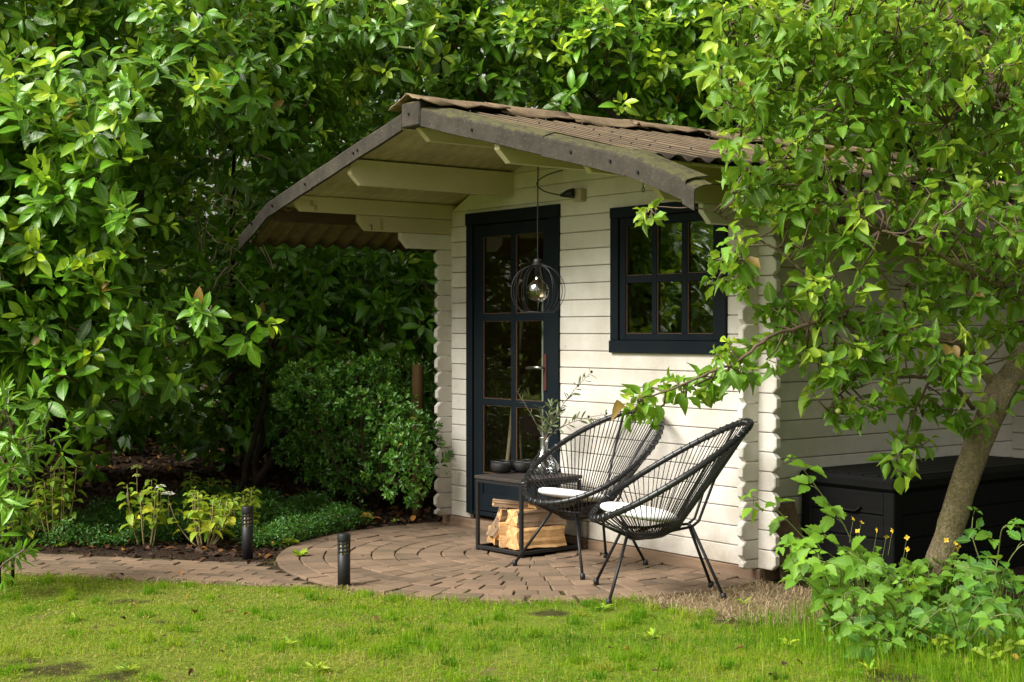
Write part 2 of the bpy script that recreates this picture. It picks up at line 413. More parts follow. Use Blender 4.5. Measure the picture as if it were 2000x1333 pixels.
T_APPLE = [tmpl((.20, .29, .28, .18), .30, .25, .05), tmpl((.19, .27, .26, .16), .55, .55, .05, 0, .7), tmpl((.21, .30, .28, .17), .15, -.05, .07), tmpl((.18, .25, .23, .14), .9, .8, .05, 0, -1.1), tmpl((.20, .28, .27, .17), .45, .15, .08, 0, .3)]
T_SMALL = [tmpl((.20, .22), .25, .1), tmpl((.17, .21), .35, .25)]
T_OVATE = [tmpl((.24, .32, .24), .22, .30, .03), tmpl((.22, .30, .24), .35, .45, .02)]
T_SERR = [tmpl((.22, .26, .36, .33, .36, .26, .245, .12, .09), .14, .15, .016, .045), tmpl((.21, .26, .34, .32, .34, .25, .22, .12, .08), .28, .25, .02, .035)]
T_LONG = [tmpl((.09, .125, .09), .3, .25), tmpl((.085, .12, .09), .2, .1, 0, 0, .4)]
T_OLIVE = [tmpl((.09, .11), .2, .1)]
T_QUAD = [tmpl((.26,), .2, .1)]

def norm(a): return a/np.maximum(np.linalg.norm(a, axis=-1, keepdims=True), 1e-9)
def frames(D, N):
    Y = norm(D); Z = norm(N-Y*(N*Y).sum(-1, keepdims=True)); X = np.cross(Y, Z); return X, Y, Z
def project(P):
    d = P-CAM; z = d@FWD; return 1000+FPX*(d@RGT)/z, 666.5-FPX*(d@UPV)/z, z
class Leaves:
    def __init__(s): s.P = []; s.D = []; s.N = []; s.S = []; s.T = []; s.r = 0
    def add(s, P, D, N, S, T):
        T = np.array(T, float); T[:, 1] = np.where(T[:, 1] >= .9999, 1, np.minimum(T[:, 1], .93))
        s.P.append(P); s.D.append(D); s.N.append(N); s.S.append(S); s.T.append(T)
    def cat(s): return [np.concatenate(q) for q in (s.P, s.D, s.N, s.S, s.T)]
    def build(s, parent, mat, tm, parts=300, name='leaf', stuff='foliage', minpx=9, cell=26):
        if not s.P: return
        P, D, N, S, T = s.cat(); n = len(P)
        kind = rng.integers(0, len(tm), n); sel = np.zeros(n, bool)
        if parts:
            px, py, z = project(P+D*S[:, None]*.5)
            ok = (px > -10) & (px < 2010) & (py > -10) & (py < 1343) & (z > .5) & (S*FPX/np.maximum(z, .1) > minpx)
            # nearest leaf of every small cell, largest first
            order = np.argsort(z); seen = set(); pick = []
            for i in order:
                if not ok[i]: continue
                c = (int(px[i]//cell), int(py[i]//cell))
                if c in seen: continue
                seen.add(c); pick.append(i)
            pick = np.array(pick, int)
            if len(pick) > parts:
                pick = pick[np.argsort(-(S[pick]/z[pick]))[:parts]]
            sel[pick] = True
            X, Y, Z = frames(D, N); cache = {}
            q = np.clip((T*4).round()/4, 0, 1); q[:, 1] = np.where(T[:, 1] >= .995, 1, np.minimum(q[:, 1], .93))
            for i in pick:
                key = (kind[i], q[i, 0], q[i, 1])
                if key not in cache:
                    V, F4, F3, md = tm[kind[i]]
                    tt = np.stack([np.full(len(V), q[i, 0]), np.full(len(V), q[i, 1]), md, np.clip(V[:, 1]-.6*np.abs(V[:, 0])+.3, 0, 2)], 1)
                    me = np_mesh(name, V, F4, F3, tt); me.materials.append(mat); cache[key] = me
                o = bpy.data.objects.new(name, cache[key]); COL.objects.link(o); o.parent = parent
                b = P[i]-np.array(parent.location)
                o.matrix_local = Matrix(((X[i,0]*S[i], Y[i,0]*S[i], Z[i,0]*S[i], b[0]), (X[i,1]*S[i], Y[i,1]*S[i], Z[i,1]*S[i], b[1]),
                                         (X[i,2]*S[i], Y[i,2]*S[i], Z[i,2]*S[i], b[2]), (0, 0, 0, 1)))
        rest = ~sel
        if rest.any():
            me = leaf_mesh(stuff, P[rest], D[rest], N[rest], S[rest], T[rest], kind[rest], tm); me.materials.append(mat)
            o = bpy.data.objects.new(stuff, me); link(o, parent); o['kind'] = 'stuff'
def leaf_mesh(name, P, D, N, S, T, kind, tm):
    X, Y, Z = frames(D, N); VV = []; A4 = []; A3 = []; TT = []; off = 0
    for k, (V, F4, F3, md) in enumerate(tm):
        m = kind == k; c = int(m.sum())
        if not c: continue
        v = (X[m][:, None]*V[None, :, 0:1]+Y[m][:, None]*V[None, :, 1:2]+Z[m][:, None]*V[None, :, 2:3])*S[m][:, None, None]+P[m][:, None]
        nv = len(V); base = off+np.arange(c)*nv
        if len(F4): A4.append((F4[None]+base[:, None, None]).reshape(-1, 4))
        A3.append((F3[None]+base[:, None, None]).reshape(-1, 3))
        t = np.ones((c, nv, 4)); t[..., 0] = T[m][:, 0:1]; t[..., 1] = T[m][:, 1:2]; t[..., 2] = md[None]; t[..., 3] = np.clip(V[:, 1]-.6*np.abs(V[:, 0])+.3, 0, 2)[None]
        VV.append(v.reshape(-1, 3)); TT.append(t.reshape(-1, 4)); off += c*nv
    return np_mesh(name, np.concatenate(VV), np.concatenate(A4) if A4 else None, np.concatenate(A3), np.concatenate(TT))

def shoots(L, P, A, k, size, length, e0=1.35, e1=.5, young=None, young_p=.3, up=.35, droop=.25, jit=.25, rnd_lo=0., rnd_hi=1., pet=.15):
    """P (M,3) shoot bases, A (M,3) axes: k spiral leaves on each"""
    M = len(P)
    if M == 0: return
    A = norm(A); ref = norm(np.cross(A, rng.normal(size=(M, 3)))); B = np.cross(A, ref)
    ph = rng.uniform(0, 6.28, M); sz = rng.uniform(size[0], size[1], M)
    yg = (rng.random(M) < young_p)*rng.uniform(.35, 1., M) if young is None else young
    rd = rng.uniform(rnd_lo, rnd_hi, M)
    for i in range(k):
        t_ = i/max(1, k-1); a = ph+i*2.39996+rng.normal(0, .2, M)
        e = e0+(e1-e0)*t_+rng.normal(0, .15, M)
        rad = ref*np.cos(a)[:, None]+B*np.sin(a)[:, None]
        D = A*np.cos(e)[:, None]+rad*np.sin(e)[:, None]; D[:, 2] -= droop*rng.uniform(.2, 1.3, M); D = norm(D)
        N = A*.9+rad*.0+np.array([0, 0, up])+rng.normal(0, jit, (M, 3))
        s_ = sz*(1-.45*t_**2)*rng.uniform(.8, 1.12, M)
        base = P+A*(length*t_)+D*(s_*pet)[:, None]
        y = np.clip(yg*(t_**1.5)*1.25+rng.normal(0, .03, M), 0, 1)
        r_ = np.clip(rd+rng.normal(0, .22, M), 0, .93); r_[rng.random(M) < .008] = 1.0
        L.add(base, D, N, s_, np.stack([y, r_], 1))

def blob_shoots(blobs, dens, face_only=True, inner=.35, upb=.5):
    """points and outward axes scattered over a list of (x,y,z,rx,ry,rz) ellipsoids; parts buried inside other blobs are thinned"""
    PP = []; AA = []
    B = np.array(blobs, float)
    for b in B:
        area = 4*math.pi*((b[3]*b[4])**1.6/3+(b[3]*b[5])**1.6/3+(b[4]*b[5])**1.6/3)**(1/1.6)
        m = max(4, int(area*dens))
        d = norm(rng.normal(size=(m, 3))); rr = 1-np.minimum(np.abs(rng.exponential(inner*.5, m)), .8)
        p = b[:3]+d*b[3:6]*rr[:, None]
        view = norm(CAM-p); f = (d*view).sum(1)
        keep = (f > -.25) | (rng.random(m) < .25) if face_only else np.ones(m, bool)
        # thin those deep inside another blob
        ins = np.zeros(m)
        for c in B:
            if c is b: continue
            q = (((p-c[:3])/c[3:6])**2).sum(1); ins += q < .6
        keep &= (ins == 0) | (rng.random(m) < .3)
        PP.append(p[keep]); AA.append(norm(d[keep]*.9+view[keep]*.25+np.array([0, 0, upb])+rng.normal(0, .35, (keep.sum(), 3))))
    return np.concatenate(PP), np.concatenate(AA)

# ------------------------------------------------------------------ ground
PC = np.array([1.45, -.40]); PR = 1.60
PATH = np.array([(2.0, -1.38), (.79, -2.33), (-.20, -3.09), (-1.3, -3.92), (-2.4, -4.75), (-4.5, -6.4)]); PW = .325
def path_sd(x, y):
    """distance to the path's centre line, and which side (positive: bed side)"""
    best = np.full(x.shape, 1e9); side = np.zeros(x.shape)
    for a, b in zip(PATH[:-1], PATH[1:]):
        d = b-a; t_ = np.clip(((x-a[0])*d[0]+(y-a[1])*d[1])/(d@d), 0, 1)
        qx = x-a[0]-t_*d[0]; qy = y-a[1]-t_*d[1]; r_ = np.hypot(qx, qy); m = r_ < best
        best = np.where(m, r_, best); side = np.where(m, np.sign(-(d[0]*qy-d[1]*qx)), side)
    return best, side
def zones(x, y):
    """0 lawn 1 bed 2 patio 3 path 4 dry patch"""
    pd, sd_ = path_sd(x, y); z = np.zeros(x.shape, int)
    u = x*.77+y*.64                        # along the path towards the patio
    bed = ((sd_ > 0) & (x < 1.3) & (y > -6.5)) | ((x < 1.2) & (y > -1.9)) | (y > .0)
    z[bed] = 1
    z[pd < PW] = 3
    inp = ((x-PC[0])**2+(y-PC[1])**2 < PR**2)
    z[inp & (y < .12)] = 2
    dry = (((x-3.32)/.62)**2+((y+.42)/.5)**2 < 1) & ~inp
    z[dry] = 4
    return z
def gz(x, y):
    x = np.asarray(x, float); y = np.asarray(y, float)
    n = .5*np.sin(x*3.1+y*1.7)+.5*np.sin(x*1.3-y*2.9+1)+.3*np.sin(x*7.3+y*5.1)
    zn = zones(x, y); far = np.clip((-x-.9)/3.5+np.clip((y-.4)/4, 0, 1), 0, 1.2)
    h = .006*n - .012
    h = np.where(zn == 1, .014*n-.012+.26*far**1.3, h)
    h = np.where((zn == 2) | (zn == 3), -.045, h)
    h = np.where((x > -.3) & (x < 3.3) & (y > -.05) & (y < 2.8), -.03, h)
    return h
def grid(x0, x1, y0, y1, st):
    xs = np.arange(x0, x1+st*.5, st); ys = np.arange(y0, y1+st*.5, st)
    gx, gy = np.meshgrid(xs, ys); return xs, ys, gx, gy
xs = np.concatenate([[-160, -60, -25, -14], np.arange(-9, 9.01, .06), [14, 25, 60, 160]])
ys = np.concatenate([[-160, -60, -25, -14], np.arange(-8, 7.01, .06), [14, 25, 60, 160]])
gx, gy = np.meshgrid(xs, ys); zz = gz(gx, gy)+rng.normal(0, .004, gx.shape)*(zones(gx, gy) == 1)
def holes(x, y):
    """worn brown spots in the lawn"""
    h = np.zeros(np.shape(x), bool)
    for (hx, hy, hr) in [(2.663, -3.902, 0.13), (2.928, -3.777, 0.1), (1.375, -3.047, 0.1), (3.146, -0.875, 0.13), (2.063, -3.13, 0.07), (2.446, -3.955, 0.08), (3.71, -0.903, 0.12), (4.883, -1.253, 0.1), (2.999, -1.509, 0.08)]:
        h |= ((x-hx)**2+(y-hy)**2)/hr**2 < 1+.45*np.sin(x*31+y*17)+.35*np.sin(y*43-x*23)
    return h
zn = zones(gx, gy); tt = np.ones((gx.size, 4)); tt[:, 0] = np.maximum((zn == 1).ravel()*1., holes(gx, gy).ravel()*.8); tt[:, 1] = ((zn == 4) | (zn == 3) | (zn == 2)).ravel()*.8; tt[:, 2] = 0
nx = len(xs); ii = np.arange(gx.size).reshape(gx.shape)
F = np.stack([ii[:-1, :-1], ii[:-1, 1:], ii[1:, 1:], ii[1:, :-1]], -1).reshape(-1, 4)
me = np_mesh('ground', np.stack([gx, gy, zz], -1), F, None, tt); me.materials.append(M_SOIL)
tag(mesh_obj('ground', me), kind='structure')

# patio: rings of tapered stones, each a piece
def sector(r0, r1, da, gap, h=.05, bev=.007):
    g0 = gap/2/max(r0, .05); g1 = gap/2/r1; V = []; ns = 3
    def ringpts(ra, rb, aa, ab, z):
        out = []
        for i in range(ns): a = -da/2+ab+(da-2*ab)*i/(ns-1); out.append((rb*math.cos(a), rb*math.sin(a), z))
        for i in range(ns): a = da/2-aa-(da-2*aa)*i/(ns-1); out.append((ra*math.cos(a), ra*math.sin(a), z))
        return out
    a_ = ringpts(r0+.0045+bev, r1-.0045-bev, g0+bev/max(r0, .05), g1+bev/r1, 0)
    b_ = ringpts(r0+.0045, r1-.0045, g0, g1, -bev*.7); c_ = ringpts(r0+.0045, r1-.0045, g0, g1, -h)
    V = a_+b_+c_; n = 2*ns; F = [tuple(range(n))]
    for k in (0, n):
        for i in range(n): F.append((k+i, k+n+i, k+n+(i+1) % n, k+(i+1) % n))
    return V, F
m = MB(); N_ = 48
m.add([(PC[0], PC[1], -.010)]+[(PC[0]+(PR-.03)*math.cos(2*math.pi*i/N_), PC[1]+(PR-.03)*math.sin(2*math.pi*i/N_), -.010) for i in range(N_)], [(0, i+1, (i+1) % N_+1) for i in range(N_)])
patio = tag(m.build('patio', M_SOIL), kind='structure')
me = patio.data; ca = me.color_attributes.new('tint', 'FLOAT_COLOR', 'POINT'); ca.data.foreach_set('color', np.tile([.95, .05, 0, 1], len(me.vertices)).astype(np.float32))
r1 = PR; ring = 0
while r1 > .16:
    r0 = r1-.146; n = max(6, round(2*math.pi*(r1-.07)/.128)); da = 2*math.pi/n; V, F = sector(r0, r1, da, .006, bev=.004)
    me = bpy.data.meshes.new('paver'); me.from_pydata(V, [], F); me.materials.append(M_STONE); ph = random.random()
    for i in range(n):
        a = (i+ph)*da; cx, cy = PC[0]+(r0+r1)/2*math.cos(a), PC[1]+(r0+r1)/2*math.sin(a)
        if cy > -.03 or (cy > -.09 and .3 < cx < 3 and False): continue
        if zones(np.array([cx]), np.array([cy]))[0] != 2: continue
        o = bpy.data.objects.new('paver', me); link(o, patio)
        o.location = (PC[0]+random.gauss(0, .0015), PC[1]+random.gauss(0, .0015), random.gauss(0, .0018)); o.rotation_euler = (random.gauss(0, .0006), random.gauss(0, .0006), a+random.gauss(0, .006))
    r1 = r0; ring += 1
# path: running bond along a gently bending line
m = MB()
for a, b in zip(PATH[:-1], PATH[1:]):
    d = (b-a)/np.linalg.norm(b-a); nrm = np.array([-d[1], d[0]])
    m.add([(*(a+nrm*.335), -.014), (*(a-nrm*.335), -.014), (*(b-nrm*.335), -.014), (*(b+nrm*.335), -.014)], [(0, 1, 2, 3)])
path = tag(m.build('path', M_SOIL), kind='structure')
me = path.data; ca = me.color_attributes.new('tint', 'FLOAT_COLOR', 'POINT'); ca.data.foreach_set('color', np.tile([.95, .05, 0, 1], len(me.vertices)).astype(np.float32))
seg = np.linalg.norm(np.diff(PATH, axis=0), axis=1); cum = np.concatenate([[0], np.cumsum(seg)])
def path_at(s):
    i = min(max(int(np.searchsorted(cum, s)-1), 0), len(seg)-1); t_ = (s-cum[i])/seg[i]; p = PATH[i]*(1-t_)+PATH[i+1]*t_
    d = (PATH[i+1]-PATH[i])/seg[i]; return p, d
mb = MB(); mb.box(-.0975, .0975, -.0475, .0475, -.05, 0, .004); pm = mb.me('paver'); pm.materials.append(M_STONE)
for row in range(7):
    off = (row-3)*.1; s = .1*(row % 2)+.02
    while s < 5.4:
        p, d = path_at(s); q = p+np.array([-d[1], d[0]])*off
        if np.hypot(*(q-PC)) > PR+.05:
            o = bpy.data.objects.new('paver', pm); link(o, path); o.location = (q[0], q[1], -.006+random.gauss(0, .0025))
            o.rotation_euler = (random.gauss(0, .008), random.gauss(0, .008), math.atan2(d[1], d[0])+random.gauss(0, .012))
        s += .2

# ------------------------------------------------------------------ garden shed
W = 2.984; D = 2.47; PITCHH = .11; Z0 = .06; AX = 1.49; SL = .243; ZR = 2.68; YF = -1.35; YB = 2.72; KX = 1.80
def roofz(x): return ZR-SL*abs(x-AX)
shed = thing('garden_shed', (1.49, 1.2, 0), 'cream painted log garden shed with a porch roof and brown corrugated sheets', 'garden shed')
def plank(L0, L1, z0, z1, face, thick, axis, cuts=(0, 0), gap=.0012, bev=.0045, poly=None, mat=None, name='plank', jit=.0012, sgn=1):
    """one log plank. axis 'x': outer face at y=face, body towards +y.  axis 'y': outer face at x=face, body towards -x*sgn"""
    z0 += gap*1.6; z1 -= gap*1.6
    if cuts[0]: L0 += random.gauss(0, .004)
    if cuts[1]: L1 += random.gauss(0, .004)
    if poly is None:
        c0, c1 = cuts; h = (z1-z0); e = min(.028, h*.3); P = []
        if c0: P += [(L0+c0, z0), None]
        poly = []
        if c0: poly += [(L0, z1-e), (L0, z0+e), (L0+c0, z0)]
        else: poly += [(L0, z1), (L0, z0)]
        if c1: poly += [(L1-c1, z0), (L1, z0+e), (L1, z1-e), (L1-c1, z1)]
        else: poly += [(L1, z0), (L1, z1)]
        if c0: poly += [(L0+c0, z1)]
    cx = sum(p[0] for p in poly)/len(poly); cz = sum(p[1] for p in poly)/len(poly)
    def inset(p):
        return (p[0]+(bev if p[0] < cx else -bev), p[1]+(bev if p[1] < cz else -bev))
    j = random.gauss(0, jit); n = len(poly)
    loops = [([inset(p) for p in poly], 0.0), (poly, bev), (poly, thick-bev), ([inset(p) for p in poly], thick)]
    V = []
    for pl, dpt in loops:
        for (a, b) in pl:
            if axis == 'x': V.append((a, face+j+dpt, b))
            else: V.append((face+j-dpt*sgn, a, b))
    Fs = [tuple(range(n)), tuple(range(3*n, 4*n))[::-1]]
    for k in range(3):
        for i in range(n): Fs.append((k*n+i, (k)*n+(i+1) % n, (k+1)*n+(i+1) % n, (k+1)*n+i))
    o = MB().add(V, Fs).build(name, mat or M_WHITE, shed)
    me = o.data; me.update()
    return o
EXT = .128
DX0, DX1, DZ1 = .203, 1.235, 2.222
WX0, WX1, WZ0, WZ1 = 1.748, 2.747, 1.262, 2.172
def subtract(segs, a, b):
    out = []
    for (p, q) in segs:
        if b <= p or a >= q: out.append((p, q))
        else:
            if a > p+.01: out.append((p, a))
            if b < q-.01: out.append((b, q))
    return out
for k in range(0, 26):
    z0 = Z0+k*PITCHH; z1 = z0+PITCHH
    if z0 > ZR-.03: break
    a, b = -EXT-.02, W+EXT
    if z1 <= 2.2:
        segs = [(a, b)]
        # a row partly behind a frame is cut by it: the frame's trim covers the cut
        if z0 < DZ1-.03: segs = subtract(segs, DX0+.02, DX1-.02)
        if z1 > WZ0+.03 and z0 < WZ1-.03: segs = subtract(segs, WX0+.02, WX1-.02)
        for (p, q) in segs: plank(p, q, z0, z1, 0, .04, 'x', (.03 if p == a else 0, .03 if q == b else 0))
    else:
        hb, ht = (ZR-z0)/SL, max(.02, (ZR-z1)/SL)
        x0b, x0t, x1b, x1t = AX-hb, AX-ht, AX+hb, AX+ht
        lim = W+.0 if k < 22 else 99
        poly = [(max(x0t, 0.001), z1-.001), (max(x0b, .001), z0+.001), (min(x1b, W-.001), z0+.001), (min(x1t, W-.001), z1-.001)]
        if z1 > ZR: poly = [(x0b, z0+.001), (x1b, z0+.001), (AX, ZR-.002)]
        plank(0, 0, z0, z1, 0, .04, 'x', poly=poly)
# right side wall and left side wall, rows offset by half a plank; the top three step forward as brackets
for side, face, sg in (('r', W, 1), ('l', 0.0, 1)):
    for k in range(-1, 21):
        z0 = max(Z0, Z0+(k+.5)*PITCHH); z1 = min(Z0+(k+1.5)*PITCHH, roofz(face)-.002)
        if z1-z0 < .02: continue
        y0 = -EXT; cut = .03; top = 0
        if k == 17: y0 = -.44; top = 1
        if k == 18: y0 = -.79; top = 1
        if k >= 19: y0 = -1.30; top = 1
        if top:
            e = min(.07, (z1-z0)*.62)
            poly = [(y0, z1-.001), (y0, z0+e), (y0+.062, z0+.001), (D+.13, z0+.001), (D+.13, z1-.001)]
            plank(0, 0, z0, z1, face, .04, 'y', poly=poly, mat=M_CREAM if k >= 18 else None)
        else:
            plank(y0, D+EXT, z0, z1, face, .04, 'y', (cut, cut))
# back wall planks poke past the side wall
for k in range(0, 20):
    z0 = Z0+k*PITCHH; plank(-EXT, W+EXT+.35, z0, z0+PITCHH, D, .04, 'x', (.03, .03))
# sill beams
MB().box(-.10, W+.02, -.012, .04, -.02, Z0-.002, .004).build('sill_beam', M_SILL, shed)
MB().box(W-.05, W+.010, .045, D+.1, -.02, Z0-.002, .004).build('sill_beam', M_SILL, shed)
# interior lining and floor
MB().box(.0, W-.045, .06, D-.01, .03, .06).build('floor', M_INT, shed)
MB().box(.01, W-.05, D-.05, D-.01, .07, 2.1).build('back_lining', M_INT, shed)
MB().box(.01, .03, .06, D-.06, .07, 2.1).build('side_lining', M_INT, shed)
# soffit boards, each its own
for sx in (-1, 1):
    m = MB(); L = KX/math.cos(math.atan(SL)); m.box(0, L, 0, .0965, 0, .018, .003); sm = m.me('soffit_board'); sm.materials.append(M_CREAM)
    y = YF+.03
    while y < YB:
        o = bpy.data.objects.new('soffit_board', sm); link(o, shed)
        o.location = (AX, y, ZR+.001) if sx > 0 else (AX, y+.0965, ZR+.001)
        o.rotation_euler = (0, math.atan(SL), 0) if sx > 0 else (0, math.atan(SL), math.pi)
        y += .0985
# purlins
for px_, h in ((AX-.773, .162), (AX+.773, .162), (AX, .15)):
    zt = roofz(px_)-(.003 if px_ != AX else .008); w = .045; y0 = -1.30; e = .07
    if px_ != AX: zt -= SL*w/2
    Vp = []; pr = [(y0, zt), (y0, zt-h+e), (y0+.075, zt-h), (.02, zt-h), (.02, zt)]
    for x_ in (px_-w/2, px_+w/2):
        Vp += [(x_, a, b) for a, b in pr]
    Fp = [(0, 1, 2, 3, 4), (9, 8, 7, 6, 5)]+[(i, 5+i, 5+(i+1) % 5, (i+1) % 5) for i in range(5)]
    MB().add(Vp, Fp).build('purlin', M_CREAM, shed)
# fascia boards along both eaves, at the kink
for sx in (-1, 1):
    x_ = AX+sx*(KX-.03); zt = roofz(x_)-.004
    MB().box(min(x_, x_+sx*.022), max(x_, x_+sx*.022), (YF+.06 if sx < 0 else -.55), YB-.05, zt-.095, zt-.001, .003).build('fascia_board', M_DARKW, shed)
# corrugated sheets
def corr_sheet(x0, x1, zf, y0, y1, lift=0.0, lam=.14, amp=.015, droop=0.0, nseg=10, thick=.004):
    ny = int((y1-y0)/lam*8)+1; V = []
    for t_ in (0, 1):
        for i in range(nseg+1):
            x_ = x0+(x1-x0)*i/nseg
            for j in range(ny+1):
                y_ = y0+(y1-y0)*j/ny
                z = zf(x_)+amp*math.cos(2*math.pi*y_/lam)+lift-thick*t_+.004*math.sin(y_*5+x_*3)
                if i == nseg: z += .003*math.sin(y_*17)
                V.append((x_, y_, z))
    s = (nseg+1)*(ny+1); Fq = []
    for i in range(nseg):
        for j in range(ny):
            a = i*(ny+1)+j; Fq += [(a, a+1, a+ny+2, a+ny+1), (s+a, s+a+ny+1, s+a+ny+2, s+a+1)]
    for i in (0, nseg):
        for j in range(ny):
            a = i*(ny+1)+j; Fq.append((a, s+a, s+a+1, a+1) if i == 0 else (a, a+1, s+a+1, s+a))
    for j in (0, ny):
        for i in range(nseg):
            a = i*(ny+1)+j; b = a+ny+1; Fq.append((a, b, s+b, s+a) if j == 0 else (a, s+a, s+b, b))
    return MB().add(V, Fq)
SHL = .043
for sx in (-1, 1):
    y = YF+.09; i = 0
    while y < YB-.1:
        y1_ = min(y+.84+.14, YB+.02)
        x0, x1 = AX+sx*.03, AX+sx*(KX+.065+random.uniform(-.012, .012))
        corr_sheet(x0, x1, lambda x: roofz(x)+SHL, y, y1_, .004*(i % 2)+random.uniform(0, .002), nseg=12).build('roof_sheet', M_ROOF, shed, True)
        y += .84; i += 1
# lower extension sheets, steeper, slipped under the ends of the main ones
def extz(x):
    d = abs(x-AX)-KX; return ZR-SL*KX+SHL-.045-.52*max(0, d+.06)+.02
yy = YF+.10
while yy < YB-.1:
    corr_sheet(AX-(KX-.05), AX-(KX+.40), extz, yy, min(yy+.95, YB), 0, nseg=4).build('roof_sheet', M_RIDGE, shed, True); yy += .855
def extz2(x):
    d = abs(x-AX)-KX; return ZR-SL*KX+SHL-.05-.78*max(0, d-.0)+.01
for ya, yb, xx in ((-.50, .16, .34), (.24, 1.1, .40), (1.02, 1.9, .42), (1.82, YB, .42)):
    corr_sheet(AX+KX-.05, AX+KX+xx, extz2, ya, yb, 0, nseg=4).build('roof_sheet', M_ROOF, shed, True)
# a flat bitumen strip folded down along the front edge of the lower sheet, as seen over the side wall
def verge(p0, p1, face_h=.105, top_w=.15, rise=.028, name='verge_trim', mat=None, lift=0.0, curve=0.0, y0=YF, n=8, th=.005):
    """angle profile: a vertical face at y=y0 and a flange back over the sheets.  p0,p1: (x,z) of the fold line"""
    prof = [(.012, -face_h), (0.0, -face_h+.004), (0.0, -.012), (.004, -.002), (.014, .004), (top_w*.5, rise*.8), (top_w, rise)]
    inner = [(a+(th if i < 4 else 0), b-(0 if i < 3 else th)) for i, (a, b) in enumerate(prof)]
    ring_ = prof+inner[::-1]; k = len(ring_); V = []
    for i in range(n+1):
        t_ = i/n; x_ = p0[0]+(p1[0]-p0[0])*t_; z_ = p0[1]+(p1[1]-p0[1])*t_ - curve*math.sin(math.pi*t_)*-1
        for (a, b) in ring_: V.append((x_, y0+a+.0015*math.sin(x_*23), z_+b+lift+.002*math.sin(x_*9+a*30)))
    Fq = [tuple(range(k)), tuple(n*k+j for j in range(k))[::-1]]
    for i in range(n):
        for j in range(k): Fq.append((i*k+j, (i+1)*k+j, (i+1)*k+(j+1) % k, i*k+(j+1) % k))
    o = MB().add(V, Fq).build(name, mat or M_VERGE, shed)
    return o
def fz(x): return roofz(x)+SHL-.012
LK, RK = AX-KX+.04, AX+KX+.06
verge((AX-.10, fz(AX-.10)), (AX-1.20, fz(AX-1.20)), lift=.004)
verge((AX-1.17, fz(AX-1.17)), (LK, fz(LK)), lift=0.0)
verge((LK+.01, fz(LK+.01)), (-.70, fz(LK)-.215), lift=.004, top_w=.13, curve=-.008)
verge((AX+.10, fz(AX+.10)), (AX+1.235, fz(AX+1.235)), lift=.004)
verge((AX+1.22, fz(AX+1.22)), (RK, fz(RK)), lift=-.003)
verge((RK-.012, fz(RK)+.003), (3.77, fz(RK)-.165), lift=.004, curve=.0)
verge((3.75, fz(RK)-.16), (3.825, fz(RK)-.195), lift=-.010, top_w=.12)
# ridge end block and ridge capping (dented, in overlapping lengths)
MB().box(AX-.085, AX+.105, YF-.012, YF+.09, fz(AX)-.115, fz(AX)+.03, .008).build('ridge_end_block', M_VERGE, shed)
y = YF-.03; i = 0
while y < YB:
    y1_ = y+.62; V = []; nn = 6; pr = []
    for q in range(-6, 7):
        u = q/6; pr.append((AX+u*.19, roofz(AX+abs(u)*.19)+SHL+.030+.035*(1-u*u)))
    for a in range(nn+1):
        yv = y+(y1_-y)*a/nn
        for jx, (x_, z_) in enumerate(pr):
            wob = .010*math.sin(yv*9+jx*1.3+i)+.006*math.sin(yv*31+jx*2.1)
            edge = abs(jx-6)/6
            V.append((x_+.012*math.sin(yv*14+i*2)*edge, yv, z_+wob*(.3+edge)+.004*(i % 2)+(.018 if (jx in (11, 12) and i % 3 == 0) else 0)))
    k = len(pr); Fq = [(a*k+j, a*k+j+1, (a+1)*k+j+1, (a+1)*k+j) for a in range(nn) for j in range(k-1)]
    o = MB().add(V, Fq).build('ridge_cap', M_RIDGE, shed, True)
    sm = o.modifiers.new('thickness', 'SOLIDIFY'); sm.thickness = .006
    y = y1_-.05; i += 1
# roof nails
m = MB()
for sx in (-1, 1):
    for dx in (.28, .72, 1.1, 1.5):
        y = YF+.19
        while y < YB-.1:
            x_ = AX+sx*dx; j = round(y/.14)*.14
            m.lathe([(0, .030), (.005, .029), (.0065, .024), (.003, .022), (.003, -.02)], (x_+random.gauss(0, .01), j, roofz(x_)+SHL-.004), 8)
            y += .14 if dx > .5 else .28
for x_ in (.9, 1.75-.9, 2.1, 2.95, 3.25, .25, -.2, -.5, 3.45):
    z_ = (fz(x_) if AX-KX < x_ < AX+KX else fz(LK)-.45*(abs(x_-AX)-KX))-.05
    m.tube([(x_, YF+.01, z_), (x_, YF-.010, z_)], .008, 8)
m.tube([(AX, YF, fz(AX)-.04), (AX, YF-.022, fz(AX)-.04)], .007, 8)
tag(m.build('roof_screws', M_BLACK, shed), kind='stuff')

# ---- door
fr = MB()
for b in ((DX0, DX0+.072, -.020, .055, .10, DZ1-.0), (DX1-.098, DX1, -.020, .055, .10, DZ1-.0)): fr.box(*b, .004)
fr.box(DX0-.004, DX1+.004, -.026, .05, DZ1-.072, DZ1+.012, .004); fr.box(DX0+.06, DX1-.06, -.006, .05, .095, .125, .003)
door = fr.build('door', M_NAVY, shed)
lx0, lx1 = DX0+.075, DX1-.101
PX = ((.381, .706), (.757, 1.060)); PZ = ((1.520, 2.060), (.925, 1.468), (.400, .878))
lf = MB(); y0, y1 = -.004, .038
lf.box(lx0, PX[0][0], y0, y1, .13, DZ1-.076, .003); lf.box(PX[1][1], lx1, y0, y1, .13, DZ1-.076, .003)
lf.box(PX[0][0]-.001, PX[1][1]+.001, y0+.001, y1-.001, PZ[0][1], DZ1-.077, .003)
lf.box(PX[0][0]-.001, PX[1][1]+.001, y0+.001, y1-.001, .131, .25, .003)
lf.box(PX[0][0]-.001, PX[1][1]+.001, y0+.001, y1-.001, .345, PZ[2][0], .003)
lf.box(PX[0][0]-.001, PX[1][1]+.001, y0+.012, y1-.008, .24, .35)
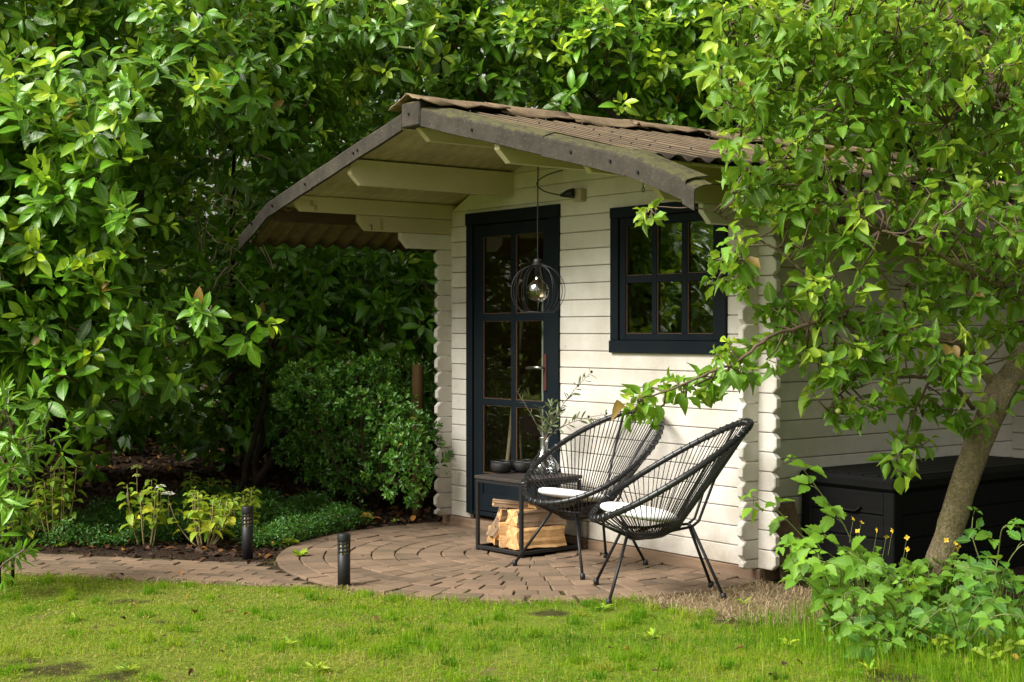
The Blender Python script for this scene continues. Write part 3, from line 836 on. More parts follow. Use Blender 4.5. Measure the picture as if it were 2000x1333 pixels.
lf.box(PX[0][1], PX[1][0], y0+.002, y1-.002, .40, 2.06, .003)
for (a, b) in ((PZ[1][1], PZ[0][0]), (PZ[2][1], PZ[1][0])): lf.box(PX[0][0]-.001, PX[1][1]+.001, y0+.003, y1-.003, a, b, .003)
leaf_o = lf.build('door_leaf', M_NAVY, door)
for (a, b) in PX:
    for (c, d) in PZ:
        MB().box(a+.001, b-.001, .014, .018, c+.001, d-.001).build('pane', M_DGLASS, door)
        m = MB()
        for q in ((a, a+.006, c, d), (b-.004, b, c, d)): m.box(q[0], q[1], .004, .0135, q[2], q[3])
        m.box(a+.006, b-.004, .004, .0135, c, c+.004); m.box(a+.006, b-.004, .004, .0135, d-.003, d)
        m.build('glazing_bead', M_EDGE, door)
M_PLATE = m_simple('rusty_handle_plate', (.06, .016, .013), .5)
MB().box(1.068, 1.104, -.014, -.003, 1.00, 1.245, .003).build('handle_plate', M_PLATE, door)
m = MB(); m.tube([(1.086, -.012, 1.155), (1.086, -.055, 1.155), (1.075, -.062, 1.155), (.955, -.060, 1.150)], [.010, .010, .011, .009], 10); m.build('handle', M_CHROME, door, True)
# ---- window
fr = MB()
fr.box(WX0-.004, WX1+.004, -.028, .05, WZ0, WZ0+.078, .004); fr.box(WX0, WX1, -.024, .05, WZ1-.068, WZ1, .004)
fr.box(WX0, WX0+.074, -.020, .05, WZ0+.078, WZ1-.068, .004); fr.box(WX1-.062, WX1, -.020, .05, WZ0+.078, WZ1-.068, .004)
win = fr.build('window', M_NAVY, shed)
gx_ = ((1.879, 2.113), (2.157, 2.371), (2.418, 2.632)); gz_ = ((1.383, 1.695), (1.742, 2.048))
sa = MB(); y0, y1 = -.006, .036; za, zb = WZ0+.08, WZ1-.07; xa, xb = WX0+.076, WX1-.064
sa.box(xa, gx_[0][0], y0, y1, za, zb, .003); sa.box(gx_[2][1], xb, y0, y1, za, zb, .003)
sa.box(gx_[0][0], gx_[2][1], y0+.001, y1, za, gz_[0][0], .003); sa.box(gx_[0][0], gx_[2][1], y0+.001, y1, gz_[1][1], zb, .003)
for a, b in ((gx_[0][1], gx_[1][0]), (gx_[1][1], gx_[2][0])): sa.box(a, b, y0+.002, y1, gz_[0][0], gz_[1][1], .003)
sa.box(gx_[0][0], gx_[2][1], y0+.003, y1, gz_[0][1], gz_[1][0], .003)
sash = sa.build('sash', M_NAVY, win)
for a, b in gx_:
    for c, d in gz_:
        MB().box(a+.001, b-.001, .012, .016, c+.001, d-.001).build('pane', M_GLASS, win)
        m = MB(); m.box(a, a+.005, .003, .0115, c, d); m.box(b-.003, b, .003, .0115, c, d); m.box(a+.005, b-.003, .003, .0115, c, c+.004)
        m.build('glazing_bead', M_EDGE, win)
# wall socket, hooks
m = MB(); m.box(1.425, 1.50, -.05, .0, 2.235, 2.315, .006); so = m.build('wall_socket', m_simple('grey_beige_plastic', (.36, .31, .22), .5), shed)
m = MB()
for p in ((2.70, -.62, 2.215),):
    m.tube([(p[0], p[1], p[2]), (p[0], p[1], p[2]-.02), (p[0]+.012, p[1], p[2]-.035), (p[0], p[1], p[2]-.05), (p[0]-.012, p[1], p[2]-.035), (p[0]-.002, p[1], p[2]-.022)], .003, 5)
m.tube([(.004, -.70, 2.135), (.03, -.70, 2.135), (.03, -.70, 2.10)], .004, 5)
m.build('metal_hook', M_BLACK, shed)
m = MB(); m.lathe([(0, .006), (.010, .004), (.012, 0)], (0, 0, 0), 10)
kn = m_simple('resin_knot', (.33, .25, .10), .6)
for (y_, z_) in ((-1.16, 2.262), (-1.13, 2.235), (-.60, 2.165), (-.6, 2.125)):
    mm = MB(); mm.box(.0005, .004, y_-.012, y_+.012, z_-.02, z_+.02, .0015); mm.build('filled_knot', kn, shed)

# ------------------------------------------------------------------ things inside the shed, seen through the glass
m = MB(); m.tube([(.42, .14, .07), (.30, .42, 1.55)], .016, 8)
tag(m.build('broom_handle', M_POLE, None, True), 'pale wooden pole leaning behind the left door panes', 'pole')
m = MB(); m.tube([(.60, .22, .07), (.33, .30, 1.40)], .011, 8)
tag(m.build('rake_handle', M_DARKW, None, True), 'thin dark garden tool handle leaning just inside the door', 'tool handle')
m = MB(); m.box(.79, .93, .20, .235, .07, 1.75, .004)
tag(m.build('leaning_board', M_PALE), 'pale grey green board standing upright behind the right door panes', 'board')
m = MB(); m.lathe([(.0, 0), (.10, 0), (.125, .12), (.12, .26), (.0, .26)], (1.02, .55, .72), 18)
tag(m.build('plant_pot', m_simple('red_pot', (.35, .03, .02), .5), None, True), 'small red pot on the workbench inside the shed behind the door', 'pot')
b = thing('workbench', (1.3, .6, .06), 'rough brown workbench inside the shed behind the door glass', 'workbench')
MB().box(.62, 2.6, .42, .95, .68, .718, .004).build('bench_top', M_INT, b)
for a in (.66, 2.52):
    for c in (.46, .87): MB().box(a, a+.05, c, c+.05, .06, .68, .003).build('leg', M_INT, b)

# ------------------------------------------------------------------ pendant lamp
lx, ly = 2.12, -.90; lz = 1.60
lamp = thing('pendant_lamp', (lx, ly, lz), 'black wire globe pendant lamp with a big clear bulb hanging before the door', 'pendant lamp')
m = MB(); zt = roofz(2.26)-.16
m.tube([(lx, ly, lz+.215), (lx-.002, ly, 2.0), (lx+.003, ly, zt+.06), (lx+.012, ly, roofz(lx)-.004)], .0035, 6); m.build('cord', M_BLACK, lamp)
m = MB(); m.lathe([(0, .215), (.022, .21), (.026, .20), (.026, .165), (.018, .16), (.018, .11), (.0, .11)], (lx, ly, lz), 18); m.build('lamp_holder', M_BLACK, lamp, True)
m = MB(); m.lathe([(.035, .178), (.030, .185), (.026, .185)], (lx, ly, lz), 24); m.build('cage_collar', M_BLACK, lamp, True)
for i in range(18):
    a = 2*math.pi*i/18+.1; pts = []; wb = random.uniform(-.25, .25)
    for j in range(17):
        t_ = j/16; th = .20+t_*2.33; rr = .158*math.sin(th); zz_ = .150*math.cos(th)+.03
        sw = a+wb*math.sin(th)
        pts.append((lx+rr*math.cos(sw), ly+rr*math.sin(sw), lz+zz_))
    m = MB(); m.tube(pts, .0013, 5); m.build('cage_wire', M_BLACK, lamp)
for zz_, rr in ((-.093, .090),):
    m = MB(); m.tube([(lx+rr*math.cos(2*math.pi*i/28), ly+rr*math.sin(2*math.pi*i/28), lz+zz_) for i in range(28)], .002, 5, closed=True); m.build('cage_ring', M_BLACK, lamp)
m = MB(); pr = [(.0, .135), (.014, .13), (.017, .11), (.020, .095), (.036, .078)]+[(.063*math.sin(t_), .028+.063*math.cos(t_)) for t_ in np.linspace(.68, math.pi, 12)]
m.lathe(pr, (lx, ly, lz), 24); m.build('bulb', M_SMOKE, lamp, True)
m = MB(); m.tube([(lx, ly, lz+.11), (lx, ly, lz+.03), (lx+.012, ly, lz+.045), (lx+.016, ly, lz+.01), (lx-.012, ly, lz+.01), (lx-.014, ly, lz+.045)], .0015, 4); m.build('filament', M_CHROME, lamp)
m = MB(); pts = []
cp = [(1.33, -.055, 2.445), (1.22, -.10, 2.42), (1.14, -.12, 2.375), (1.20, -.12, 2.32), (1.32, -.10, 2.285), (1.40, -.075, 2.275)]
for i in range(len(cp)-1):
    for j in range(6):
        t_ = j/6; p0 = cp[max(i-1, 0)]; p1 = cp[i]; p2 = cp[i+1]; p3 = cp[min(i+2, len(cp)-1)]
        pts.append([.5*((2*p1[q])+(-p0[q]+p2[q])*t_+(2*p0[q]-5*p1[q]+4*p2[q]-p3[q])*t_*t_+(-p0[q]+3*p1[q]-3*p2[q]+p3[q])*t_**3) for q in range(3)])
m.tube(pts, .004, 6); m.build('plug_cord', M_BLACK, lamp, True)
m = MB(); m.tube([(1.35, -.09, 2.278), (1.40, -.075, 2.285), (1.425, -.06, 2.287), (1.44, -.052, 2.287)], [.010, .026, .032, .032], 12); m.build('plug', M_BLACK, lamp, True)

# ------------------------------------------------------------------ side table
tb = thing('side_table', (1.335, -.345, 0), 'black square metal frame side table storing firewood beside the left chair', 'side table', rz=R(3))
def rot(x, y): c, s = math.cos(R(3)), math.sin(R(3)); return 1.335+c*x-s*y, -.345+s*x+c*y
def tbox(m, x0, x1, y0, y1, z0, z1, bev=.002):
    n = len(m.v); m.box(x0, x1, y0, y1, z0, z1, bev)
    for i in range(n, len(m.v)): a, b, c = m.v[i]; u, v_ = rot(a, b); m.v[i] = (u, v_, c)
HX, HY, HT, Tt = .212, .245, .478, .011
for a in (-1, 1):
    for b in (-1, 1):
        m = MB(); tbox(m, a*HX-Tt, a*HX+Tt, b*HY-Tt, b*HY+Tt, 0, HT-.03); m.build('leg', M_BLACK, tb)
for a in (-1, 1):
    for z in (.012, HT-.045):
        m = MB(); tbox(m, a*HX-Tt+.001, a*HX+Tt-.001, -HY+Tt, HY-Tt, z, z+.021); m.build('rail', M_BLACK, tb)
        m = MB(); tbox(m, -HX+Tt, HX-Tt, a*HY-Tt+.001, a*HY+Tt-.001, z, z+.021); m.build('rail', M_BLACK, tb)
m = MB(); tbox(m, -HX+Tt, HX-Tt, -HY+Tt, HY-Tt, .012, .016); m.build('shelf_plate', M_BLACK, tb)
m = MB(); tbox(m, -HX-.016, HX+.016, -HY-.016, HY+.016, HT-.022, HT, .003)
m.build('table_top', m_wood('black_stained_top', (.022, .018, .016), (.05, .04, .034), 1, .5), tb)
# firewood
def log(label, c, L, prof, yaw, roll=0.0, tilt=0.0, bark=()):
    """split log: polygon profile extruded along its own x axis; sides listed in bark carry bark"""
    t = thing('firewood_log', c, label, 'firewood', 'split logs stacked inside the side table')
    n = len(prof); k = 12; V = []; M = Matrix.Translation(c) @ (Matrix.Rotation(yaw, 4, 'Z') @ Matrix.Rotation(tilt, 4, 'Y') @ Matrix.Rotation(roll, 4, 'X'))
    P = []; lr = random.Random(c[0]*977)
    for i in range(n):
        a, b = prof[i], prof[(i+1) % n]
        for q in range(6):
            w = q/6; j = .0035 if q else .002
            P.append((a[0]+(b[0]-a[0])*w+lr.gauss(0, j), a[1]+(b[1]-a[1])*w+lr.gauss(0, j)))
    mm = len(P); ph = lr.random()*6
    for i in range(k+1):
        x = -L/2+L*i/k
        for j, (a, b) in enumerate(P):
            w = 1+.035*math.sin(i*.8+ph+j*.25)+.012*math.sin(i*2.3+j*.7); e = .006*math.sin(j*1.1+ph)+lr.gauss(0, .002) if i in (0, k) else 0
            V.append((x+e, a*w+.006*math.sin(i*.5+ph), b*w+lr.gauss(0, .0007)))
    Fw = []; Fb = []
    V += [(-L/2-.001, 0, 0), (L/2+.001, 0, 0)]
    for j in range(mm):
        Fw.append((len(V)-2, (j+1) % mm, j)); Fw.append((len(V)-1, k*mm+j, k*mm+(j+1) % mm))
    for i in range(k):
        for j in range(mm):
            (Fb if (j//6) in bark else Fw).append((i*mm+j, i*mm+(j+1) % mm, (i+1)*mm+(j+1) % mm, (i+1)*mm+j))
    o = MB().add(V, Fw).build('split_wood', M_FRES, t); o.matrix_basis = M
    if Fb: o = MB().add(V, Fb).build('bark', M_BARKL, t); o.matrix_basis = M
zb = .036
log('large pale split log lying lowest at the front right of the side table', (1.452, -.375, zb+.070), .34, [(-.085, -.068), (.085, -.070), (.062, .068), (-.06, .062)], R(80), bark=())
log('pale wedge log on top of the large bottom log in the side table', (1.425, -.35, zb+.190), .35, [(-.085, -.048), (.095, -.052), (.060, .040), (-.06, .048)], R(78), .04, bark=(3,))
log('short golden log with a knot beside the large bottom log', (1.335, -.44, zb+.076), .22, [(-.060, -.072), (.045, -.072), (.038, .060), (-.020, .076)], R(52), .15, bark=())
log('orange brown log leaning upright at the left of the firewood stack', (1.225, -.475, zb+.135), .22, [(-.040, -.042), (.045, -.035), (.030, .045), (-.035, .025)], R(80), .3, R(-58), bark=(2,))
log('dark barked log at the lower left behind the table leg', (1.195, -.38, zb+.062), .30, [(-.050, -.058), (.050, -.055), (.042, .045), (-.025, .058)], R(88), .15, bark=(0, 3))
log('barked log behind the leaning orange log', (1.245, -.33, zb+.165), .28, [(-.050, -.045), (.052, -.045), (.025, .050)], R(76), .5, R(-8), bark=(1,))
log('narrow split log wedged in the middle of the firewood stack', (1.325, -.40, zb+.185), .27, [(-.036, -.035), (.040, -.040), (.022, .040)], R(70), .9, R(4), bark=(2,))
log('thin crooked branch piece lying on top of the firewood', (1.33, -.40, zb+.258), .36, [(-.026, -.016), (.028, -.018), (.018, .016), (-.018, .018)], R(58), .2, R(5), bark=(2, 3))
log('flat barked offcut on top of the firewood stack at the back', (1.41, -.27, zb+.262), .24, [(-.055, -.013), (.050, -.015), (.028, .015)], R(95), .0, R(-3), bark=(1, 2))

# wire bowls, vase, olive branches
def bowl(c, r, label, rot_=0):
    t = thing('wire_bowl', c, label, 'bowl', 'black wire bowls on the side table')
    h = .075
    for zz_, k in ((h, .94), (0.002, .62)):
        m = MB(); m.tube([(c[0]+r*k*math.cos(a), c[1]+r*k*math.sin(a), c[2]+zz_+.003) for a in np.linspace(0, 2*math.pi, 24, endpoint=False)], .0028, 5, closed=True); m.build('ring', M_BLACK, t)
    m = MB(); m.lathe([(0, .004), (r*.60, .004), (r*.86, .022), (r*.93, .05), (r*.88, h-.006), (r*.86, h-.006), (r*.90, .05), (r*.82, .026), (r*.56, .008), (0, .008)], c, 24)
    m.build('liner', m_simple('dark_smoked_liner', (.020, .018, .016), .7), t, True)
    for i in range(34):
        a = 2*math.pi*i/34; pts = [(c[0]+r*k*math.cos(a), c[1]+r*k*math.sin(a), c[2]+z) for k, z in ((.62, .004), (.92, .018), (1.03, .042), (.96, h+.002))]
        m = MB(); m.tube(pts, .0016, 4); m.build('wire', M_BLACK, t)
bowl((1.125, -.405, HT), .070, 'left black ribbed wire bowl on the side table')
bowl((1.185, -.275, HT), .072, 'right black ribbed wire bowl nearer the glass vase')
vx, vy = 1.345, -.225
vz = thing('glass_vase', (vx, vy, HT), 'clear round bellied glass vase holding olive branches on the side table', 'vase')
m = MB(); m.lathe([(0, .002), (.05, .002), (.085, .012), (.098, .035), (.095, .06), (.070, .098), (.038, .135), (.026, .165), (.024, .195), (.032, .232), (.034, .238), (.031, .238), (.021, .195), (.023, .165), (.034, .133), (.066, .095), (.090, .06), (.093, .036), (.08, .018), (.05, .008), (0, .008)], (vx, vy, HT), 32)
m.build('glass', M_CLEAR, vz, True)
def olive(label, pts, n, L=.05):
    t = thing('olive_branch', (vx, vy, HT+.05), label, 'olive branch', 'olive branches in the glass vase')
    P = [Vector(p) for p in pts]; m = MB(); m.tube(pts, np.linspace(.0035, .0015, len(pts)), 5); m.build('stem', M_BTWIG, t, True)
    LP, LD = [], []
    for i in range(n):
        u = .35+.65*i/(n-1); f = u*(len(P)-1); k = min(int(f), len(P)-2); p = P[k].lerp(P[k+1], f-k); d = (P[k+1]-P[k]).normalized()
        a = random.uniform(0, 6.28); o = d.orthogonal().normalized(); o = Matrix.Rotation(a, 3, d) @ o
        LP.append(p); LD.append((d*.8+o).normalized())
    L_ = Leaves(); LP = np.array(LP); LD = np.array(LD); L_.add(LP, LD, rng.normal(size=LP.shape)+[0, 0, 1], rng.uniform(L*.8, L*1.3, n), np.stack([rng.uniform(0, .6, n)*(rng.random(n) < .3), rng.random(n)], 1))
    L_.build(t, M_OLIVE, T_OLIVE, 60, minpx=4, cell=1)
    for i in range(2):
        u = P[-1-i]; m = MB(); m.lathe([(0, .009), (.006, .006), (.008, 0), (.006, -.006), (0, -.009)], (u.x+.008, u.y, u.z+.005), 8); m.build('olive', M_BLACK, t, True)
# stems run from the vase floor through its neck
def ol_pts(dx, dy, h, bend=0.0):
    b = (vx-dx*.05, vy-dy*.05, HT+.03); nck = (vx+dx*.02, vy+dy*.02, HT+.22)
    out = [b, nck]
    for t_ in (.25, .5, .75, 1.0): out.append((vx+dx*(t_**1.15), vy+dy*(t_**1.15), HT+.22+h*t_+bend*math.sin(t_*3.1)))
    return out
olive('tallest olive branch reaching up and right out of the vase', ol_pts(.40, .05, .44, .03), 26, .060)
olive('lower right olive branch arching towards the chair back', ol_pts(.46, .12, .18, .03), 24, .060)
olive('thin olive branch leaning left before the door panes', ol_pts(-.20, -.06, .30), 12, .035)
olive('short bushy olive branch in the middle of the vase', ol_pts(.05, .03, .25), 34, .055)
olive('short olive sprig just left of the middle of the vase', ol_pts(-.07, .02, .20), 22, .052)
olive('short olive sprig just right of the middle of the vase', ol_pts(.14, .02, .19), 24, .052)

# ------------------------------------------------------------------ string chairs
def rim_pts(n, k=1.0):
    out = []
    for t_ in np.linspace(0, 2*math.pi, n, endpoint=False):
        u = .489*math.cos(t_)*k; w = .398*math.sin(t_)*(1-.104*math.cos(t_))*k
        out.append(Vector((w, -.051-u*math.cos(.543), .652+u*math.sin(.543)+.010)))
    return out
def make_chair(label, group):
    t = bpy.data.objects.new('string_chair', None); COL.objects.link(t); tag(t, label, 'chair', group)
    rp = rim_pts(56)
    m = MB(); m.tube(rp, .0165, 10, closed=True); m.build('rim', M_CORD, t, True)
    # cord wraps on the rim
    m = MB()
    for p_i in range(0, 56):
        p = rp[p_i]; q = rp[(p_i+1) % 56]; d = (q-p).normalized(); c = p.lerp(q, .3); a = d.orthogonal().normalized(); b = d.cross(a)
        m.tube([c+(a*math.cos(h)+b*math.sin(h))*.0185 for h in np.linspace(0, 2*math.pi, 8, endpoint=False)], .0030, 4, closed=True)
    m.build('rim_wraps', M_CORD, t); 
    # base hoop under the seat
    bc = Vector((0, .035, .335)); bh = [bc+Vector((.150*math.sin(h), -.135*math.cos(h), .035*math.cos(h))) for h in np.linspace(0, 2*math.pi, 32, endpoint=False)]
    m = MB(); m.tube(bh, .008, 8, closed=True); m.build('base_hoop', M_BLACK, t, True)
    fine = rim_pts(400); N = 84
    for i in range(N):
        f = i/N; th = 2*math.pi*f
        a = fine[int(f*400) % 400]
        bi = Vector((.150*math.sin(th), -.135*math.cos(th), .035*math.cos(th)))+bc
        bi2 = Vector((.02*math.sin(th), .0-.02*math.cos(th), -.03))+bc
        mid = a.lerp(bi, .5)
        # each cord: rim -> base hoop -> gathered under the seat
        pts = [a+Vector((0, 0, -.016)), mid+Vector((0, 0, -.010)), bi, bi2+(bi-bc)*.25]
        m = MB(); m.tube(pts, .0031, 4); m.build('cord', M_CORD, t)
    m = MB(); m.lathe([(0, -.040), (.012, -.036), (.035, -.022), (.07, -.012), (.02, -.008), (0, -.008)], tuple(bc), 12); m.build('cord_knot', M_CORD, t, True)
    # legs
    fj = Vector((0, .19, .345)); rj = Vector((0, -.135, .365))
    for sx in (-1, 1):
        top = fj+Vector((sx*.10, 0, .0)); ft = Vector((sx*.305, .315, .015))
        m = MB(); m.tube([top, ft], .0085, 8); lg = m.build('leg', M_BLACK, t, True)
        m = MB(); m.lathe([(0, -.015), (.014, -.015), (.016, 0), (.013, .02), (.0, .022)], tuple(ft), 10); m.build('foot', M_BLACK, lg, True)
        top = rj+Vector((sx*.055, -.02, .0)); ft = Vector((sx*.175, -.30, .015))
        m = MB(); m.tube([top, ft], .0085, 8); lg = m.build('leg', M_BLACK, t, True)
        m = MB(); m.lathe([(0, -.015), (.014, -.015), (.016, 0), (.013, .02), (.0, .022)], tuple(ft), 10); m.build('foot', M_BLACK, lg, True)
        # back stay from the rear legs up to the rim
        r_up = rim_pts(56)[(4 if sx > 0 else 52)]
        m = MB(); m.tube([rj+Vector((sx*.055, -.02, 0)), rj+Vector((sx*.06, -.055, .03)), Vector((sx*.085, -.27, .62)), r_up+Vector((0, 0, -.01))], .0078, 8); m.build('back_stay', M_BLACK, t, True)
    m = MB(); m.tube([rj+Vector((-.055, -.02, 0)), rj+Vector((.055, -.02, 0))], .008, 8); m.tube([fj+Vector((-.10, 0, 0)), fj+Vector((.10, 0, 0))], .008, 8)
    for sx in (-1, 1): m.tube([fj+Vector((sx*.10, 0, 0)), bc+Vector((sx*.14, .03, 0)), rj+Vector((sx*.055, -.02, 0))], .0075, 8)
    m.build('under_frame', M_BLACK, t, True)
    return t
ch = make_chair('black string chair nearer the lawn with its back to the shed corner', 'black oval string chairs on the patio')
ch2 = copy_tree(ch)
ch2['label'] = 'black string chair behind the other, beside the firewood table'
ch.location = (2.979, -.747, 0); ch.rotation_euler = (0, 0, 2.531)
ch2.location = (2.075, -.478, 0); ch2.rotation_euler = (0, 0, 3.157)
def cushion(host, label, loc, tx):
    n = 24; prof = [(0, -.022), (.12, -.024), (.185, -.018), (.205, -.008), (.210, .003), (.203, .014), (.18, .023), (.12, .029), (0, .031)]
    m = MB(); m.lathe(prof, (0, 0, 0), n); o = m.build('seat_cushion', M_CUSH, None, True)
    tag(o, label, 'cushion', 'round white seat cushions')
    M = Matrix.Translation(host.location) @ Matrix.Rotation(host.rotation_euler.z, 4, 'Z') @ Matrix.Translation(loc) @ Matrix.Rotation(tx, 4, 'X')
    o.matrix_world = M; return o
cushion(ch, 'round white cushion on the front string chair', (0, .12, .435), R(9))
cushion(ch2, 'round white cushion on the chair beside the firewood', (0, .12, .435), R(9))

# ------------------------------------------------------------------ bollard lights
def bollard(loc, h, r, label, lean=0.0):
    t = thing('bollard_light', loc, label, 'garden light', 'black cylindrical garden lights')
    x, y, z = loc
    m = MB(); m.lathe([(0, -.03), (r, -.03), (r, h*.62), (r*.93, h*.625), (0, h*.625)], loc, 20); m.build('post', M_BLACK, t, True)
    m = MB(); m.lathe([(r*.78, h*.62), (r*.78, h*.87)], loc, 16); m.build('lens', m_simple('dusty_lens', (.36, .30, .2), .5), t, True)
    for k in range(3):
        z_ = h*(.66+.075*k)
        m = MB(); m.lathe([(r*.80, z_), (r*.99, z_), (r*.99, z_+h*.028), (r*.80, z_+h*.028)], loc, 20); m.build('louvre', M_BLACK, t, True)
    for k in range(8):
        a = 2*math.pi*k/8; m = MB(); m.tube([(x+r*.92*math.cos(a), y+r*.92*math.sin(a), z+h*.61), (x+r*.92*math.cos(a), y+r*.92*math.sin(a), z+h*.89)], .004, 5); m.build('louvre_bar', M_BLACK, t)
    m = MB(); m.lathe([(0, h*.86), (r*1.03, h*.86), (r*1.05, h*.88), (r*1.05, h*.985), (r*.98, h), (0, h)], loc, 20); m.build('cap', M_BLACK, t, True)
bollard((1.735, -1.955, -.005), .292, .035, 'black garden light standing at the lawn edge of the round patio')
bollard((.533, -1.92, .0), .318, .034, 'black garden light standing in the flower bed behind the path')

# ------------------------------------------------------------------ storage box
bx0, bx1, by0, by1, bh = 3.015, 3.665, .325, 1.95, .60
sb = thing('storage_box', ((bx0+bx1)/2, (by0+by1)/2, 0), 'large black panelled garden storage box against the shed side wall', 'storage box')
MB().box(bx0+.015, bx1-.015, by0+.015, by1-.015, -.01, bh-.075).build('body', M_BOX, sb)
for k in range(4):
    z0 = .005+k*.13; z1 = z0+.124
    MB().box(bx0+.07, bx1-.07, by0+.003, by0+.022, z0, z1, .005).build('panel', M_BOX, sb)
    MB().box(bx1-.022, bx1-.003, by0+.07, by1-.07, z0, z1, .005).build('panel', M_BOX, sb)
for (a, c) in ((bx0, by0), (bx1-.072, by0), (bx1-.072, by1-.072), (bx0, by1-.072)):
    MB().box(a, a+.072, c, c+.072, -.01, bh-.078, .006).build('corner_post', M_BOX, sb)
m = MB(); m.box(bx0-.012, bx1+.018, by0-.018, by1+.018, bh-.075, bh, .018); m.build('lid', M_BOX, sb)
for k in range(6):
    a = bx0+.02+k*.103; MB().box(a, a+.096, by0+.02, by1-.02, bh-.003, bh+.008, .003).build('lid_slat', M_BOX, sb)
m = MB(); m.tube([(bx0+.22, by0-.004, .43), (bx0+.25, by0-.012, .405), (bx0+.40, by0-.012, .405), (bx0+.43, by0-.004, .43)], .008, 6); m.build('handle', M_BOX, sb, True)
# leaning weathered board at the corner
m = MB(); V = [(3.00, .06, .42), (3.02, .25, .42), (3.10, .32, -.03), (3.09, .08, -.03)]
V = V+[(a+.018, b-.004, c) for a, b, c in V]; m.add(V, [(3, 2, 1, 0), (4, 5, 6, 7), (0, 1, 5, 4), (1, 2, 6, 5), (2, 3, 7, 6), (3, 0, 4, 7)])
tag(m.build('weathered_board', M_SILL), 'weathered brown board leaning on the shed corner beside the storage box', 'board')
pp = (-0.502, 0.043, 1.146)
m = MB(); m.lathe([(0, 0), (.044, 0), (.044, pp[2]-.012), (.038, pp[2]), (0, pp[2])], (pp[0], pp[1], .0), 14)
tag(m.build('wooden_post', m_wood('orange_brown_post', (.13, .075, .03), (.24, .14, .06), 2, .8), None, True), 'short round brown wooden post left of the shed behind the evergreen bush', 'post')

# ------------------------------------------------------------------ laurels
GAPS = [((0.036, -2.667, 3.108), (-4.801, -0.736, 4.077), 0.104), ((-0.006, -2.721, 3.146), (-4.868, -0.821, 4.136), 0.063), ((-0.192, -2.964, 2.946), (-5.16, -1.202, 3.822), 0.037), ((0.296, -2.334, 2.852), (-4.394, -0.214, 3.675), 0.047), ((0.268, -2.372, 2.833), (-4.439, -0.273, 3.646), 0.037), ((-0.129, -2.883, 2.927), (-5.061, -1.074, 3.793), 0.031), ((1.075, -1.325, 3.155), (-3.172, 1.369, 4.151), 0.042), ((0.991, -1.437, 2.827), (-3.304, 1.192, 3.636), 0.047), ((2.838, 0.947, 2.696), (-0.407, 4.931, 3.43), 0.084), ((2.877, 0.996, 2.655), (-0.347, 5.008, 3.366), 0.052), ((2.714, 0.786, 2.639), (-0.602, 4.679, 3.342), 0.042)]
def clear(P):
    """the space kept clear round the roof, and a few see-through holes of sky in the hedge"""
    k = ~((P[:, 0] > -1.22) & (P[:, 0] < 3.9) & (P[:, 1] > -2.3) & (P[:, 1] < 2.6) & (P[:, 2] < 2.9) & (P[:, 2] > 1.55))
    for (a, b, r_) in GAPS:
        a = np.array(a); b = np.array(b); l_ = np.linalg.norm(b-a); d = (b-a)/l_; q = P-a; t_ = np.clip(q@d, 0, l_); k &= np.linalg.norm(q-t_[:, None]*d, axis=1) > r_
    return k
def laurel(base, label, blobs, dens, mat=None, young=.3, stems=4, size=(.095, .195), k=9, group='cherry laurels grown into a tall hedge', core=500, parts=300, name='cherry_laurel', tm=None, lean=(0, 0), cat='shrub', bark=None, face=True, twigs=90):
    mat = mat or M_LAUREL
    t = thing(name, base, label, cat, group)
    B = np.array(blobs, float); bx = np.array(base)
    P, A = blob_shoots(blobs, dens, face)
    k_ = clear(P); P, A = P[k_], A[k_]; L = Leaves()
    hi = np.clip((P[:, 2]-.6)/2.2, .25, 1)
    yg = (rng.random(len(P)) < young*hi)*rng.uniform(.3, 1.0, len(P))
    shoots(L, P, A, k, size, .13, young=yg)
    L.build(t, mat, tm or T_LAUREL, parts)
    # big leaves deep inside, kept to the dark end of the tint
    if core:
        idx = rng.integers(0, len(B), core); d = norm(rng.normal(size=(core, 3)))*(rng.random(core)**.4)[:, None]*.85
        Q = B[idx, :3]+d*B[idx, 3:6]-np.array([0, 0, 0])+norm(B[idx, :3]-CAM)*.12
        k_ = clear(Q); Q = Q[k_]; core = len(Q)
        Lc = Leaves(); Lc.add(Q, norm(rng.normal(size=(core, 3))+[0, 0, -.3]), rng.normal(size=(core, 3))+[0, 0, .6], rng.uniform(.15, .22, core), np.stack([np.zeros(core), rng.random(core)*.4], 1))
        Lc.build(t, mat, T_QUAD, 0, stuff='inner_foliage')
    # stems and boughs
    for s in range(stems):
        a = rng.uniform(0, 6.28); p0 = bx+np.array([.18*math.cos(a), .18*math.sin(a), -.05]); tgt = B[rng.integers(0, len(B)), :3]
        md = p0*.45+tgt*.55; md[:2] = p0[:2]*.65+tgt[:2]*.35; md += rng.normal(0, .10, 3)
        pts = []
        for u in np.linspace(0, 1, 9): pts.append(p0*(1-u)**2+2*md*u*(1-u)+tgt*u*u+rng.normal(0, .018, 3))
        r0 = rng.uniform(.028, .055)*(.3 if name == 'narrow_leaved_laurel' else 1)
        m = MB(); m.tube(pts, np.linspace(r0, r0*.3, 9), 7); m.build('stem', bark or M_LBARK, t, True)
    m = MB(); ii_ = rng.integers(0, len(P), min(twigs, len(P)))
    for i in ii_:
        p = P[i]; c = B[np.argmin(((B[:, :3]-p)**2).sum(1)), :3]; q = p+A[i]*.12; mid = (p+c)/2+rng.normal(0, .05, 3)
        m.tube([c, mid, p, q], [.010, .007, .005, .003], 4)
    if len(m.v): tag(m.build('twigs', M_BTWIG if rng.random() < .6 else M_TWIG, t), kind='stuff')
    return t
